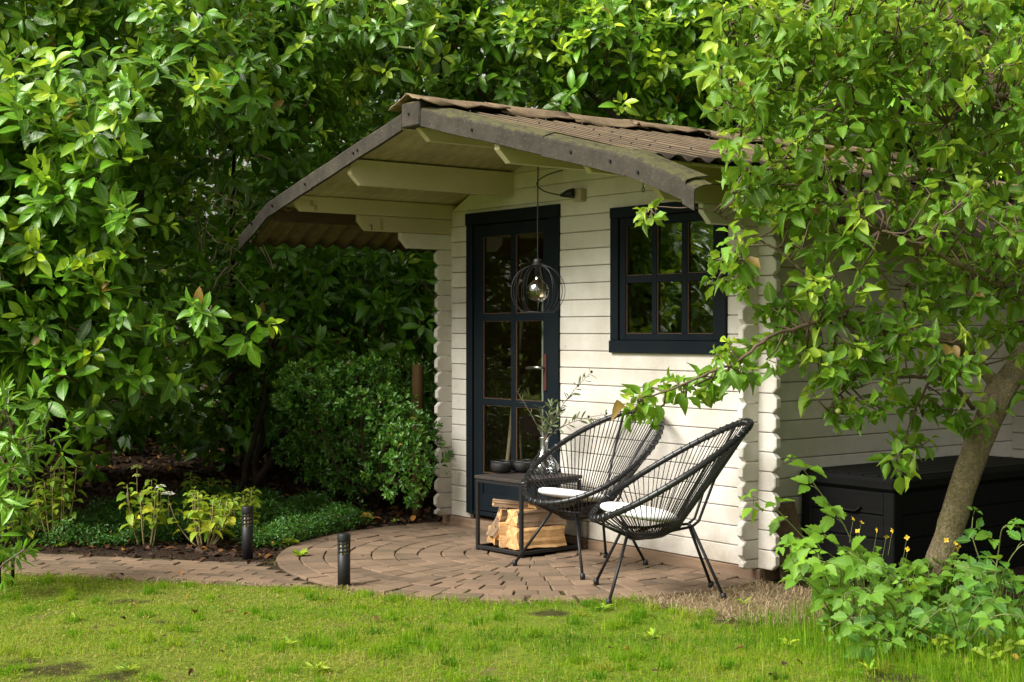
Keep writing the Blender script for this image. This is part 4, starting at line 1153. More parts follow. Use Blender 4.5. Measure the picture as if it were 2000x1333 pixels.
def column(cx, cy, z0, z1, rx, ry, n, rb=(.30, .48), seed=0):
    r = np.random.default_rng(seed); out = []
    for i in range(n):
        z = z0+(z1-z0)*(i+.5)/n; a = i*2.39996+seed; q = .62*math.sqrt(r.random())+.35
        rr = r.uniform(*rb); f = 1-.25*abs((z-z0)/(z1-z0)-.45)
        out.append((cx+rx*q*f*math.cos(a), cy+ry*q*f*math.sin(a), z, rr, rr, rr*r.uniform(.65, .95)))
    return out
hedge_specs = [
    # x, y, z0, z1, rx, ry, n, label
    (-3.0, -6.6, .9, 3.2, .9, 1.0, 16, 'cherry laurel furthest along the path, beyond the left edge of the photo'),
    (-2.9, -5.2, .9, 3.4, .9, .9, 16, 'cherry laurel beyond the left edge of the photo, second from the far end'),
    (-2.35, -3.9, .9, 4.4, .85, .9, 20, 'cherry laurel at the left edge with boughs reaching over the path bed'),
    (-2.30, -2.3, 1.05, 4.3, .85, .95, 32, 'big bright cherry laurel filling the left side above the hydrangeas'),
    (-2.75, -.6, 1.55, 4.5, .95, 1.0, 32, 'cherry laurel between the left edge and the roof tip, with a dark gap under it'),
    (-3.1, 1.2, 1.7, 4.7, 1.0, 1.1, 34, 'tall dark cherry laurel rising left of the roof apex'),
]
CURT = {3: [(-1.292, -2.881, 2.859, 0.329, 0.329, 0.246), (-1.28, -2.717, 2.962, 0.355, 0.355, 0.266), (-0.855, -2.391, 3.006, 0.293, 0.293, 0.22), (-0.513, -2.28, 2.889, 0.234, 0.234, 0.175), (-0.343, -2.085, 2.824, 0.332, 0.332, 0.249), (-1.438, -3.027, 2.659, 0.249, 0.249, 0.186), (-0.768, -2.811, 2.681, 0.26, 0.26, 0.195), (-1.063, -2.391, 2.733, 0.357, 0.357, 0.268), (-0.681, -2.259, 2.718, 0.355, 0.355, 0.266), (-0.53, -1.942, 2.601, 0.271, 0.271, 0.203), (-0.28, -1.886, 2.717, 0.241, 0.241, 0.18), (-1.339, -3.061, 2.373, 0.276, 0.276, 0.207), (-0.912, -2.749, 2.394, 0.273, 0.273, 0.205), (-0.823, -2.493, 2.481, 0.359, 0.359, 0.269), (-0.41, -2.336, 2.314, 0.234, 0.234, 0.176), (-0.629, -1.994, 2.401, 0.233, 0.233, 0.175), (-1.04, -3.022, 2.182, 0.331, 0.331, 0.248), (-1.229, -2.655, 2.186, 0.278, 0.278, 0.209), (-0.858, -2.507, 2.213, 0.33, 0.33, 0.247), (-0.791, -2.197, 2.238, 0.355, 0.355, 0.267), (-0.326, -2.174, 2.104, 0.352, 0.352, 0.264), (-0.192, -1.798, 2.125, 0.273, 0.273, 0.205), (-1.109, -3.117, 1.934, 0.322, 0.322, 0.241), (-1.326, -2.727, 1.976, 0.361, 0.361, 0.271), (-0.877, -2.527, 1.928, 0.31, 0.31, 0.232), (-0.824, -2.219, 1.902, 0.239, 0.239, 0.179), (-0.724, -2.017, 1.89, 0.341, 0.341, 0.256), (-1.309, -2.926, 1.596, 0.335, 0.335, 0.251), (-0.865, -2.863, 1.677, 0.342, 0.342, 0.257), (-0.77, -2.589, 1.525, 0.343, 0.343, 0.257), (-0.912, -2.215, 1.626, 0.327, 0.327, 0.245), (-0.504, -2.093, 1.636, 0.251, 0.251, 0.188), (-0.19, -1.773, 1.533, 0.314, 0.314, 0.235), (-1.17, -3.071, 1.399, 0.334, 0.334, 0.251), (-1.216, -2.7, 1.303, 0.333, 0.333, 0.25), (-0.906, -2.44, 1.308, 0.279, 0.279, 0.21), (-0.765, -2.249, 1.359, 0.332, 0.332, 0.249), (-0.567, -2.005, 1.274, 0.317, 0.317, 0.238), (-0.944, -3.049, 1.149, 0.32, 0.32, 0.24), (-0.954, -2.695, 1.07, 0.336, 0.336, 0.252), (-0.73, -2.499, 1.055, 0.34, 0.34, 0.255)], 2: [(-1.567, -3.478, 3.049, 0.421, 0.421, 0.316), (-1.462, -3.249, 3.092, 0.297, 0.297, 0.223), (-1.614, -3.465, 2.766, 0.382, 0.382, 0.287), (-1.335, -3.275, 2.734, 0.361, 0.361, 0.271), (-1.338, -3.535, 2.431, 0.369, 0.369, 0.277), (-1.365, -3.323, 2.572, 0.339, 0.339, 0.255), (-1.224, -3.556, 2.168, 0.278, 0.278, 0.209), (-1.211, -3.33, 2.294, 0.292, 0.292, 0.219), (-1.297, -3.682, 2.005, 0.343, 0.343, 0.257), (-1.148, -3.328, 1.901, 0.308, 0.308, 0.231), (-1.115, -3.599, 1.676, 0.335, 0.335, 0.251), (-0.924, -3.259, 1.659, 0.278, 0.278, 0.208), (-1.175, -3.603, 1.387, 0.361, 0.361, 0.271), (-1.388, -3.173, 1.37, 0.396, 0.396, 0.297), (-1.364, -3.627, 1.054, 0.358, 0.358, 0.269), (-1.363, -3.146, 1.041, 0.326, 0.326, 0.244)], 4: [(-1.838, -2.708, 3.957, 0.388, 0.388, 0.291), (-1.599, -2.286, 3.899, 0.349, 0.349, 0.262), (-1.562, -1.998, 4.075, 0.446, 0.446, 0.334), (-1.192, -1.565, 3.923, 0.385, 0.385, 0.288), (-0.897, -1.281, 4.005, 0.355, 0.355, 0.266), (-2.349, -2.566, 3.806, 0.365, 0.365, 0.274), (-1.657, -2.379, 3.673, 0.335, 0.335, 0.252), (-1.711, -1.908, 3.848, 0.374, 0.374, 0.281), (-1.213, -1.682, 3.611, 0.328, 0.328, 0.246), (-1.084, -1.521, 3.563, 0.335, 0.335, 0.252), (-2.031, -2.578, 3.342, 0.408, 0.408, 0.306), (-1.6, -2.312, 3.379, 0.374, 0.374, 0.281), (-1.535, -2.051, 3.346, 0.363, 0.363, 0.272), (-1.245, -1.656, 3.334, 0.294, 0.294, 0.22), (-0.998, -1.426, 3.249, 0.432, 0.432, 0.324), (-1.786, -2.641, 3.015, 0.381, 0.381, 0.286), (-1.914, -2.24, 3.056, 0.436, 0.436, 0.327), (-1.551, -2.035, 2.945, 0.32, 0.32, 0.24), (-1.209, -1.664, 3.121, 0.423, 0.423, 0.318), (-1.211, -1.342, 3.102, 0.414, 0.414, 0.311), (-1.713, -0.803, 3.505, 0.348, 0.348, 0.261), (-1.609, -0.514, 3.514, 0.396, 0.396, 0.297), (-1.801, -0.85, 3.131, 0.374, 0.374, 0.28), (-1.489, -0.614, 3.073, 0.425, 0.425, 0.319), (-1.647, -0.266, 3.155, 0.306, 0.306, 0.229), (-2.075, -0.615, 3.006, 0.317, 0.317, 0.238), (-1.898, -0.417, 2.891, 0.335, 0.335, 0.251)], 5: [(-2.184, -0.845, 4.428, 0.388, 0.388, 0.291), (-1.668, -0.631, 4.237, 0.454, 0.454, 0.34), (-1.749, -0.074, 4.375, 0.377, 0.377, 0.282), (-1.304, 0.271, 4.208, 0.387, 0.387, 0.291), (-2.213, -0.827, 3.93, 0.411, 0.411, 0.308), (-1.976, -0.347, 3.955, 0.367, 0.367, 0.276), (-1.598, -0.153, 3.883, 0.413, 0.413, 0.31), (-1.159, 0.074, 3.935, 0.453, 0.453, 0.339), (-2.121, -0.699, 3.703, 0.44, 0.44, 0.33), (-1.66, -0.613, 3.512, 0.363, 0.363, 0.272), (-1.685, -0.003, 3.657, 0.463, 0.463, 0.348), (-1.02, 0.164, 3.644, 0.347, 0.347, 0.26)], 11: [(-2.245, 0.76, 4.687, 0.52, 0.52, 0.39), (-1.864, 1.24, 4.679, 0.454, 0.454, 0.341), (-2.116, 0.557, 4.121, 0.402, 0.402, 0.301), (-1.939, 0.907, 4.079, 0.458, 0.458, 0.344), (-1.788, 1.445, 4.118, 0.434, 0.434, 0.325), (-2.159, 0.774, 3.835, 0.354, 0.354, 0.266), (-1.748, 0.863, 3.877, 0.504, 0.504, 0.378), (-1.569, 1.461, 3.932, 0.425, 0.425, 0.319)], 12: [(-1.648, 1.48, 4.584, 0.355, 0.355, 0.266), (-1.246, 1.62, 4.549, 0.409, 0.409, 0.307), (-1.269, 2.184, 4.672, 0.388, 0.388, 0.291), (-1.636, 1.219, 4.18, 0.342, 0.342, 0.257), (-1.609, 1.774, 4.133, 0.466, 0.466, 0.349), (-1.232, 2.056, 4.104, 0.358, 0.358, 0.269), (-0.996, 2.357, 4.173, 0.474, 0.474, 0.355), (-1.631, 1.151, 3.877, 0.351, 0.351, 0.263), (-1.306, 1.734, 3.863, 0.395, 0.395, 0.296), (-1.18, 1.952, 3.776, 0.472, 0.472, 0.354), (-0.812, 2.178, 3.762, 0.514, 0.514, 0.385), (-1.513, 1.488, 3.596, 0.348, 0.348, 0.261), (-1.478, 1.818, 3.617, 0.44, 0.44, 0.33), (-1.278, 2.248, 3.556, 0.354, 0.354, 0.265)], 13: [(-1.023, 2.514, 4.498, 0.346, 0.346, 0.26), (-0.589, 2.54, 4.554, 0.347, 0.347, 0.261), (-0.281, 2.948, 4.579, 0.346, 0.346, 0.259), (-1.103, 2.468, 4.249, 0.412, 0.412, 0.309), (-0.692, 2.639, 4.25, 0.356, 0.356, 0.267), (-0.304, 3.148, 4.179, 0.498, 0.498, 0.373), (-0.664, 2.249, 3.795, 0.444, 0.444, 0.333), (-0.526, 2.721, 3.769, 0.509, 0.509, 0.381), (-0.269, 2.996, 3.737, 0.378, 0.378, 0.284), (-0.854, 2.239, 3.392, 0.491, 0.491, 0.368), (-0.591, 2.583, 3.567, 0.382, 0.382, 0.287), (-0.205, 2.893, 3.423, 0.382, 0.382, 0.287)], 14: [(-0.761, 3.675, 4.83, 0.418, 0.418, 0.313), (-0.322, 3.973, 4.72, 0.424, 0.424, 0.318), (-0.043, 4.642, 4.619, 0.492, 0.492, 0.369), (-0.528, 3.866, 4.182, 0.493, 0.493, 0.37), (-0.282, 4.494, 4.259, 0.414, 0.414, 0.311), (0.017, 4.766, 4.422, 0.373, 0.373, 0.28), (-0.468, 3.685, 3.878, 0.373, 0.373, 0.28), (-0.345, 4.254, 4.006, 0.37, 0.37, 0.278), (0.142, 4.362, 3.69, 0.552, 0.552, 0.414)], 15: [(0.442, 4.844, 4.719, 0.427, 0.427, 0.32), (0.85, 5.189, 4.551, 0.507, 0.507, 0.38), (1.125, 5.615, 4.761, 0.504, 0.504, 0.378), (0.269, 5.194, 4.44, 0.424, 0.424, 0.318), (0.533, 5.515, 4.338, 0.449, 0.449, 0.337), (0.987, 5.981, 4.292, 0.556, 0.556, 0.417), (0.556, 4.876, 3.822, 0.371, 0.371, 0.278), (0.458, 5.464, 3.854, 0.458, 0.458, 0.343), (0.876, 5.927, 3.959, 0.416, 0.416, 0.312), (0.269, 4.874, 3.323, 0.409, 0.409, 0.307), (0.629, 5.166, 3.236, 0.53, 0.53, 0.398), (0.868, 5.884, 3.453, 0.389, 0.389, 0.292), (0.332, 4.893, 3.059, 0.38, 0.38, 0.285), (0.744, 5.612, 3.064, 0.521, 0.521, 0.391), (1.134, 5.79, 2.836, 0.486, 0.486, 0.365), (0.361, 4.831, 2.51, 0.479, 0.479, 0.359), (0.803, 5.246, 2.562, 0.365, 0.365, 0.274), (1.078, 5.704, 2.519, 0.502, 0.502, 0.377)]}
CURT2 = {0: [(-3.214, -1.34, 0.734, 0.4, 0.4, 0.32000000000000006), (-3.138, -0.914, 0.811, 0.45, 0.45, 0.36000000000000004), (-2.997, -0.407, 0.712, 0.45, 0.45, 0.36000000000000004), (-3.203, -1.654, 0.574, 0.4, 0.4, 0.32000000000000006), (-3.192, -0.652, 1.159, 0.4, 0.4, 0.32000000000000006), (-3.206, -1.162, 1.078, 0.4, 0.4, 0.32000000000000006), (-3.386, -1.89, 0.66, 0.4, 0.4, 0.32000000000000006), (-2.835, -0.193, 1.07, 0.4, 0.4, 0.32000000000000006)], 2: [(-2.797, 0.191, 1.792, 0.4, 0.4, 0.32000000000000006), (-2.576, 0.48, 1.974, 0.4, 0.4, 0.32000000000000006), (-2.352, 0.766, 1.792, 0.4, 0.4, 0.32000000000000006), (-1.963, 0.943, 1.876, 0.4, 0.4, 0.32000000000000006), (-2.617, 0.091, 1.249, 0.4, 0.4, 0.32000000000000006), (-2.371, 0.41, 1.428, 0.4, 0.4, 0.32000000000000006), (-1.955, 0.621, 1.384, 0.4, 0.4, 0.32000000000000006), (-1.573, 0.787, 1.427, 0.35, 0.35, 0.27999999999999997), (-2.334, 0.134, 1.604, 0.35, 0.35, 0.27999999999999997), (-3.268, 0.24, 2.086, 0.45, 0.45, 0.36000000000000004), (-3.467, -0.021, 1.71, 0.45, 0.45, 0.36000000000000004), (-2.777, -0.124, 0.622, 0.35, 0.35, 0.27999999999999997), (-3.179, -0.318, 0.428, 0.35, 0.35, 0.27999999999999997)]}
for i, (x, y, z0, z1, rx, ry, n, lab) in enumerate(hedge_specs):
    bl = column(x, y, z0, z1, rx, ry, n, seed=11+i)+CURT.get(i, [])
    laurel((x-.8, y+.5, float(gz(x-.8, y+.5))), lab, bl, (24 if i in (2, 3) else 20) if i > 1 else 11, M_LAUREL2 if i in (2, 3) else M_LAUREL, young=.5 if i in (2, 3) else .3, stems=2, parts=300 if i > 1 else 0, core=900, twigs=110, size=(.135, .195) if i in (2, 3) else (.10, .185))
back_specs = [
    (-2.2, 3.3, 1.9, 4.9, 1.0, .9, 26, .25, 'cherry laurel behind the shed, left of the roof apex'),
    (-.5, 3.7, 1.9, 5.1, 1.05, .9, 26, .30, 'cherry laurel standing right behind the shed roof apex'),
    (1.3, 3.8, 1.9, 5.2, 1.1, .9, 30, .45, 'bright cherry laurel above the left half of the brown roof'),
    (3.1, 3.9, 1.9, 5.2, 1.1, .9, 30, .50, 'yellow green cherry laurel above the right half of the brown roof'),
    (4.9, 4.3, 1.3, 5.3, 1.1, .9, 26, .30, 'cherry laurel behind the apple tree at the far right end of the roof'),
    (6.6, 4.6, .5, 5.3, 1.1, .9, 22, .2, 'cherry laurel showing behind the apple crown at the right edge'),
]
for i, (x, y, z0, z1, rx, ry, n, yg, lab) in enumerate(back_specs):
    bl = column(x, y, z0, z1, rx, ry, n, seed=41+i)+CURT.get(10+i, [])
    if i in (1, 2, 3):   # boughs leaning out over the ridge
        r = np.random.default_rng(90+i)
        for q in range(7): bl.append((x-.7+1.4*r.random()+.3, 2.75+.35*r.random(), 3.02+1.5*r.random(), .34, .34, .26))
    laurel((x, y+.2, .1), lab, bl, 19, M_LAUREL2 if i in (2, 3) else M_LAUREL, young=yg, stems=4, core=900, size=(.125, .18))
# dark boughs low down behind the bed
low_specs = [
    (-3.4, .2, .25, 1.7, .7, .6, 7, 7, 'shaded cherry laurel low in the dark hollow behind the flower bed'),
    (-3.9, 2.2, .2, 1.9, .9, .7, 12, 9, 'shaded cherry laurel at the back of the dark hollow'),
    (-2.9, 2.6, .35, 2.0, .8, .7, 14, 12, 'shaded cherry laurel behind the round evergreen bush'),
    (-1.55, 2.3, .35, 2.1, .6, .6, 14, 13, 'shaded cherry laurel under the left eave beside the shed wall'),
]
for i, (x, y, z0, z1, rx, ry, n, dn, lab) in enumerate(low_specs):
    laurel((x, y, .15), lab, column(x, y, z0, z1, rx, ry, n, (.28, .4), 71+i)+CURT2.get(i, []), dn, young=.03, stems=3, core=900, twigs=60)
# drooping boughs in front of the hollow
laurel((-2.35, -.55, .1), 'drooping laurel bough with large dark leaves hanging before the dark hollow',
       [(-2.0, -.35, 1.35, .30, .30, .22), (-1.75, -.25, 1.12, .26, .26, .18), (-1.95, -.1, .98, .26, .28, .16), (-2.25, .1, 1.2, .3, .3, .2), (-1.62, -.05, .92, .18, .2, .12), (-2.3, -.7, 1.5, .3, .3, .25)], 26, young=.08, stems=3, core=60, size=(.12, .16))
# deep backdrop trees
for i, (x, y, h, lab) in enumerate([(-6.2, -3.5, 3.9, 'dark tree far behind the left end of the laurel hedge'), (-6.4, -.5, 4.3, 'dark tree behind the hedge left of the shed'), (-6.0, 2.6, 6.2, 'dark tree behind the hedge above the dark hollow'),
        (-4.6, 5.6, 6.3, 'dark tree behind the laurels left of the roof apex'), (-1.8, 6.6, 6.4, 'dark tree behind the laurels over the roof apex'), (1.1, 6.9, 6.4, 'dark tree behind the laurels over the middle of the roof'),
        (3.9, 7.2, 6.4, 'dark tree behind the laurels over the right end of the roof'), (6.8, 7.6, 6.4, 'dark tree far behind the apple tree crown')]):
    bl = column(x, y, .3, h, 1.6, 1.2, 34, (.6, .9), 101+i)
    laurel((x, y, 0), lab, bl, 7, M_FARL, young=.1, stems=3, size=(.20, .27), k=8, group='dark trees behind the laurel hedge', core=5000, parts=0, name='backdrop_tree', tm=T_SMALL, cat='tree', twigs=40)
# bare dead twigs in the gap between the two left laurels
t = thing('dead_twigs', (-1.514, -1.089, 2.089), 'tangle of bare grey brown twigs in the dark gap left of the roof tip', 'twigs')
c0 = np.array(t.location); m = MB()
for i in range(46):
    p = c0+rng.normal(0, 1, 3)*[.22, .22, .30]; d = norm(rng.normal(0, 1, 3)+[0, 0, .5]); pts = [p]
    for q in range(5): d = norm(d+rng.normal(0, .28, 3)); p = p+d*rng.uniform(.05, .11); pts.append(p)
    m.tube(pts, np.linspace(rng.uniform(.003, .008), .0012, 6), 4)
m.build('twig_mass', m_simple('grey_dead_twig', (.22, .17, .12), .8), t)
# reddish brown dead bough glimpsed behind the apple tree
P = np.array([4.35, 3.1, 2.95])+rng.normal(0, 1, (260, 3))*[.16, .16, .17]
L = Leaves(); L.add(P, rng.normal(size=P.shape)+[0, 0, -.6], rng.normal(size=P.shape), rng.uniform(.06, .10, len(P)), np.stack([rng.uniform(.7, .93, len(P)), rng.random(len(P))], 1))
t = thing('withered_bough', (4.35, 3.1, 2.6), 'withered rust brown bough glimpsed over the right end of the roof', 'branch'); L.build(t, M_LITTER, T_OVATE, 0)
m = MB(); m.tube([(4.5, 3.6, 2.3), (4.4, 3.3, 2.7), (4.3, 3.0, 3.2)], [.02, .015, .008], 6); m.build('branch', M_BTWIG, t)

# foreground laurel at the left edge
fg = [(0.624, -3.405, 0.885, 0.15, 0.15, 0.1275), (0.657, -3.528, 0.698, 0.2, 0.2, 0.17), (0.792, -3.352, 0.837, 0.08, 0.08, 0.068), (0.692, -3.485, 0.532, 0.15, 0.15, 0.1275), (0.625, -3.573, 0.393, 0.24, 0.24, 0.204), (0.846, -3.616, 0.23, 0.15, 0.15, 0.1275), (0.762, -3.228, 0.801, 0.09, 0.09, 0.0765), (0.385, -3.552, 0.794, 0.25, 0.25, 0.2125), (0.743, -3.25, 0.998, 0.06, 0.06, 0.051), (0.964, -3.628, 0.166, 0.11, 0.11, 0.0935)]
laurel((0.34, -3.456, 0.0), 'pale narrow leaved laurel bush in the near left foreground beside the path', fg, 62, M_LAUREL2, young=.55, stems=6, core=0, size=(.09, .14), k=10, group=None, name='narrow_leaved_laurel', tm=T_LONG, twigs=30)

# round evergreen bush
eb = [(-0.037, -0.341, 0.655, 0.19, 0.19, 0.171), (0.003, -0.455, 0.445, 0.22, 0.22, 0.198), (-0.07, -0.222, 0.463, 0.18, 0.18, 0.162), (-0.212, -0.402, 0.796, 0.2, 0.2, 0.18000000000000002), (-0.035, -0.343, 0.289, 0.16, 0.16, 0.14400000000000002), (-0.52, -0.471, 0.972, 0.25, 0.25, 0.225), (-0.75, -0.769, 0.935, 0.22, 0.22, 0.198)]+[(-1.50, .15, .58, .55, .50, .40), (-1.15, .38, .62, .42, .40, .34), (-1.85, .0, .50, .42, .40, .34), (-1.40, .0, .92, .36, .34, .24), (-1.05, .25, .92, .30, .30, .22), (-1.75, .25, .86, .34, .34, .24), (-1.3, -.1, .35, .42, .3, .25), (-.85, .35, .72, .22, .25, .3)]
t = thing('evergreen_bush', (-1.4, .2, .05), 'rounded small leaved evergreen bush left of the shed wall', 'bush')
P, A = blob_shoots(eb, 190, True, .25, .8); L = Leaves()
shoots(L, P, A, 8, (.040, .062), .05, 1.1, .35, young_p=.4, droop=.0, up=.2); L.build(t, M_EUON, T_SMALL, 300, minpx=6, cell=14)
m = MB()
for i in range(14):
    b = eb[i % len(eb)]; m.tube([(-1.4+.1*math.cos(i), .2+.1*math.sin(i), .02), ((-1.4+b[0])/2, (.2+b[1])/2, .25), b[:3]], [.014, .010, .005], 5)
tag(m.build('stems', M_BTWIG, t), kind='stuff')

# ------------------------------------------------------------------ hydrangeas
def hydrangea(base, h, wdt, ns, label, heads=(), yel=.3, lsz=(.055, .085)):
    t = thing('hydrangea', base, label, 'hydrangea')
    L = Leaves(); tips = []
    for s in range(ns):
        a = 2*math.pi*s/ns+rng.uniform(-.3, .3); rr = wdt*rng.uniform(.35, 1.0); hh = h*rng.uniform(.72, 1.05)
        p0 = np.array(base)+[.04*math.cos(a), .04*math.sin(a), -.01]; p2 = np.array(base)+[rr*math.cos(a), rr*math.sin(a), hh]; p1 = (p0+p2)/2+[.2*rr*math.cos(a), .2*rr*math.sin(a), -.05]
        pts = [p0*(1-u)**2+2*p1*u*(1-u)+p2*u*u for u in np.linspace(0, 1, 8)]
        m = MB(); m.tube(pts, np.linspace(.0055, .003, 8), 5); m.build('stem', M_STEM, t, True); tips.append(p2)
        for u in (.45, .6, .74, .86, .95, 1.0):
            p = p0*(1-u)**2+2*p1*u*(1-u)+p2*u*u; ph = rng.uniform(0, 6.28)
            if rng.random() < .25 and u < .7: continue
            for q in (0, 1):
                aa = ph+q*math.pi; D = np.array([[math.cos(aa), math.sin(aa), rng.uniform(-.35, .45)]])
                yv = rng.uniform(.5, 1) if (rng.random() < yel and u < .8) else rng.uniform(0, .45)
                L.add(p[None]+D*.012, norm(D), np.array([[0, 0, 1.]])+rng.normal(0, .3, (1, 3)), np.array([rng.uniform(*lsz)*(1.15-.4*(u > .94))]), np.array([[yv, rng.random()]]))
    L.build(t, M_HYDR, T_OVATE, 300, minpx=4, cell=1)
    for (dx, dy, dz, r_, white) in heads:
        c = np.array(base)+[dx, dy, dz]; m = MB()
        for i in range(42):
            d = norm(rng.normal(size=3)); d[2] = abs(d[2])*.55; p = c+d*r_*rng.uniform(.6, 1); e = .009 if not white or i % 2 else .016
            m.add([p+[e, 0, .002], p+[0, e, 0], p+[-e, 0, .003], p+[0, -e, 0], p+[0, 0, .004]], [(0, 1, 4), (1, 2, 4), (2, 3, 4), (3, 0, 4)])
        m2 = MB(); m2.tube([tuple(c-[0, 0, .14]), tuple(c)], .003, 4); m2.build('flower_stem', M_STEM, t)
        m.build('flower_head', M_WPETAL if white else M_YG, t)
M_STEM = m_simple('hydrangea_stem', (.28, .22, .10), .7)
M_YG = m_simple('yellow_green_buds', (.42, .46, .10), .7)
hydrangea((-.82, -2.62, -.005), .50, .17, 11, 'upright hydrangea with bare yellowish stems nearest the left edge', yel=.3, heads=((.05, -.03, .50, .03, False),))
hydrangea((-.34, -2.20, -.005), .44, .14, 7, 'hydrangea carrying one yellow green and one white flower head', yel=.25, heads=((-.10, -.02, .50, .042, False), (-.03, -.05, .455, .03, False), (.10, .11, .335, .045, True), (.07, .07, .385, .03, True)))
hydrangea((-.10, -1.90, -.005), .36, .24, 12, 'wide yellowing hydrangea just left of the garden light in the bed', yel=.5)
hydrangea((-.32, -1.55, .005), .30, .20, 8, 'low yellow green hydrangea behind the yellowing one', yel=.3)

hydrangea((-0.957, -2.793, -0.005), .34, .20, 9, 'low leafy hydrangea half hidden behind the narrow leaved laurel', yel=.2)
hydrangea((-0.75, -1.31, -0.005), .26, .15, 7, 'small yellow green hydrangea right behind the garden light in the bed', yel=.3)
hydrangea((-1.72, -1.142, -0.005), .28, .18, 8, 'small leafy hydrangea at the back of the bed among fallen leaves', yel=.3)
# ------------------------------------------------------------------ ground cover, litter
def scatter(n, x0, x1, y0, y1, fn):
    x = rng.uniform(x0, x1, n); y = rng.uniform(y0, y1, n); k = fn(x, y); return x[k], y[k]
def inframe(x, y, pad=60):
    px, py, z = project(np.stack([x, y, np.zeros_like(x)], 1)); return (z > 1) & (px > -pad) & (px < 2000+pad) & (py < 1333+pad*2)
# periwinkle carpet in the bed
def vmask(x, y):
    z = zones(x, y); n = np.sin(x*4.1+1)*np.sin(y*3.7)+.5*np.sin(x*9+y*7)
    a = (((x+.95)/.62)**2+((y+1.95)/.95)**2 < 1+.25*n) | (((x+.15)/.65)**2+((y+1.20)/.50)**2 < 1+.25*n) | (((x+.75)/.5)**2+((y+.55)/.5)**2 < .9+.4*n) | (((x+1.5)/.5)**2+((y+1.3)/.9)**2 < .7+.5*n) | (((x+.55)/.5)**2+((y+1.3)/.45)**2 < 1+.25*n)
    return (z == 1) & a & (path_sd(x, y)[0] > PW+.16)
x, y = scatter(34000, -2.2, .8, -3.4, -.5, vmask)
zc = gz(x, y)+rng.uniform(.01, .20, len(x))*(.6+.4*np.sin(x*9)*np.sin(y*8+x*3)); P = np.stack([x, y, zc], 1)
A = norm(rng.normal(0, .5, (len(x), 3))+[.1, -.1, 1]); L = Leaves(); shoots(L, P, A, 3, (.024, .042), .02, 1.4, 1.0, young_p=.12, droop=0)
m_ = L.cat(); me = leaf_mesh('ground_cover', *m_, rng.integers(0, 2, len(m_[0])), T_SMALL); me.materials.append(M_VINCA)
tag(bpy.data.objects.new('ground_cover', me), 'low carpet of small dark glossy leaves in the flower bed behind the path', 'ground cover', kind='stuff'); COL.objects.link(bpy.data.objects['ground_cover'])
# fallen leaves
def lmask(x, y): return (zones(x, y) == 1) & ~((x > -.25) & (x < 3.2) & (y > -.1)) & (rng.random(len(x)) < np.where(path_sd(x, y)[0] < PW+.2, .25, 1))
x, y = scatter(15000, -6.5, 1.0, -4, 4.5, lmask)
P = np.stack([x, y, gz(x, y)+.008+rng.uniform(0, .012, len(x))], 1); n = len(x)
S = rng.uniform(.035, .085, n); T = np.stack([np.clip(rng.beta(1.6, 2.4, n)*1.05, 0, 1), rng.random(n)], 1)
me = leaf_mesh('fallen_leaves', P, norm(rng.normal(0, 1, (n, 3))*[1, 1, .25]), rng.normal(0, .35, (n, 3))+[0, 0, 1], S, T, rng.integers(0, 2, n), T_OVATE); me.materials.append(M_LITTER)
o = bpy.data.objects.new('fallen_leaves', me); COL.objects.link(o); tag(o, 'brown and orange fallen leaves littering the dark soil of the bed', 'fallen leaves', kind='stuff')
for i, (x_, y_, s_, r_) in enumerate([(-.55, -.45, .11, .97), (-.95, -1.05, .12, 1.0), (-1.25, -1.35, .10, .95), (-1.35, -.75, .10, .93), (-2.0, -.6, .09, .96)]):
    me = leaf_mesh('fallen_leaf', np.array([[x_, y_, float(gz(x_, y_))+.04]]), np.array([[.7, .5, .15]]), np.array([[.3, -.5, 1.]]), np.array([s_]), np.array([[r_, .5]]), np.array([0]), T_OVATE); me.materials.append(M_LITTER)
    o = bpy.data.objects.new('fallen_leaf', me); COL.objects.link(o)
    tag(o, ['large golden fallen leaf on the soil just left of the shed corner', 'golden fallen leaf behind the low hydrangea', 'orange fallen leaf deeper in the bed behind the low hydrangea', 'orange brown fallen leaf in front of the evergreen bush', 'small golden fallen leaf far back in the dark hollow'][i], 'leaf', 'large golden fallen leaves')
x, y = scatter(120, -1.5, 6.5, -5.5, .2, lambda a, b: (zones(a, b) != 1) & inframe(a, b)); n = len(x)
me = leaf_mesh('scattered_leaves', np.stack([x, y, gz(x, y)+np.where(zones(x, y) == 0, .03, np.where(zones(x, y) == 4, .02, .052))], 1), norm(rng.normal(0, 1, (n, 3))*[1, 1, .15]), rng.normal(0, .3, (n, 3))+[0, 0, 1], rng.uniform(.02, .05, n), np.stack([rng.uniform(.4, 1, n), rng.random(n)], 1), rng.integers(0, 2, n), T_OVATE); me.materials.append(M_LITTER)
o = bpy.data.objects.new('scattered_leaves', me); COL.objects.link(o); tag(o, 'small dry leaves scattered over the lawn and paving', 'dry leaves', kind='stuff')
# soil crumbs and bark bits along the bed edge
def cmask(x, y): return (zones(x, y) == 1)
x, y = scatter(9000, -2.2, 1.2, -4, .2, cmask); n = len(x); P = np.stack([x, y, gz(x, y)+.003], 1)
T = np.stack([rng.beta(1.2, 3, n)*.8, rng.random(n)], 1)
me = leaf_mesh('mulch', P, norm(rng.normal(0, 1, (n, 3))*[1, 1, .5]), rng.normal(0, .8, (n, 3))+[0, 0, 1], rng.uniform(.012, .035, n), T, np.zeros(n, int), T_QUAD); me.materials.append(M_LITTER)
o = bpy.data.objects.new('mulch', me); COL.objects.link(o); tag(o, 'crumbs of bark mulch on the dark soil along the path', 'mulch', kind='stuff')
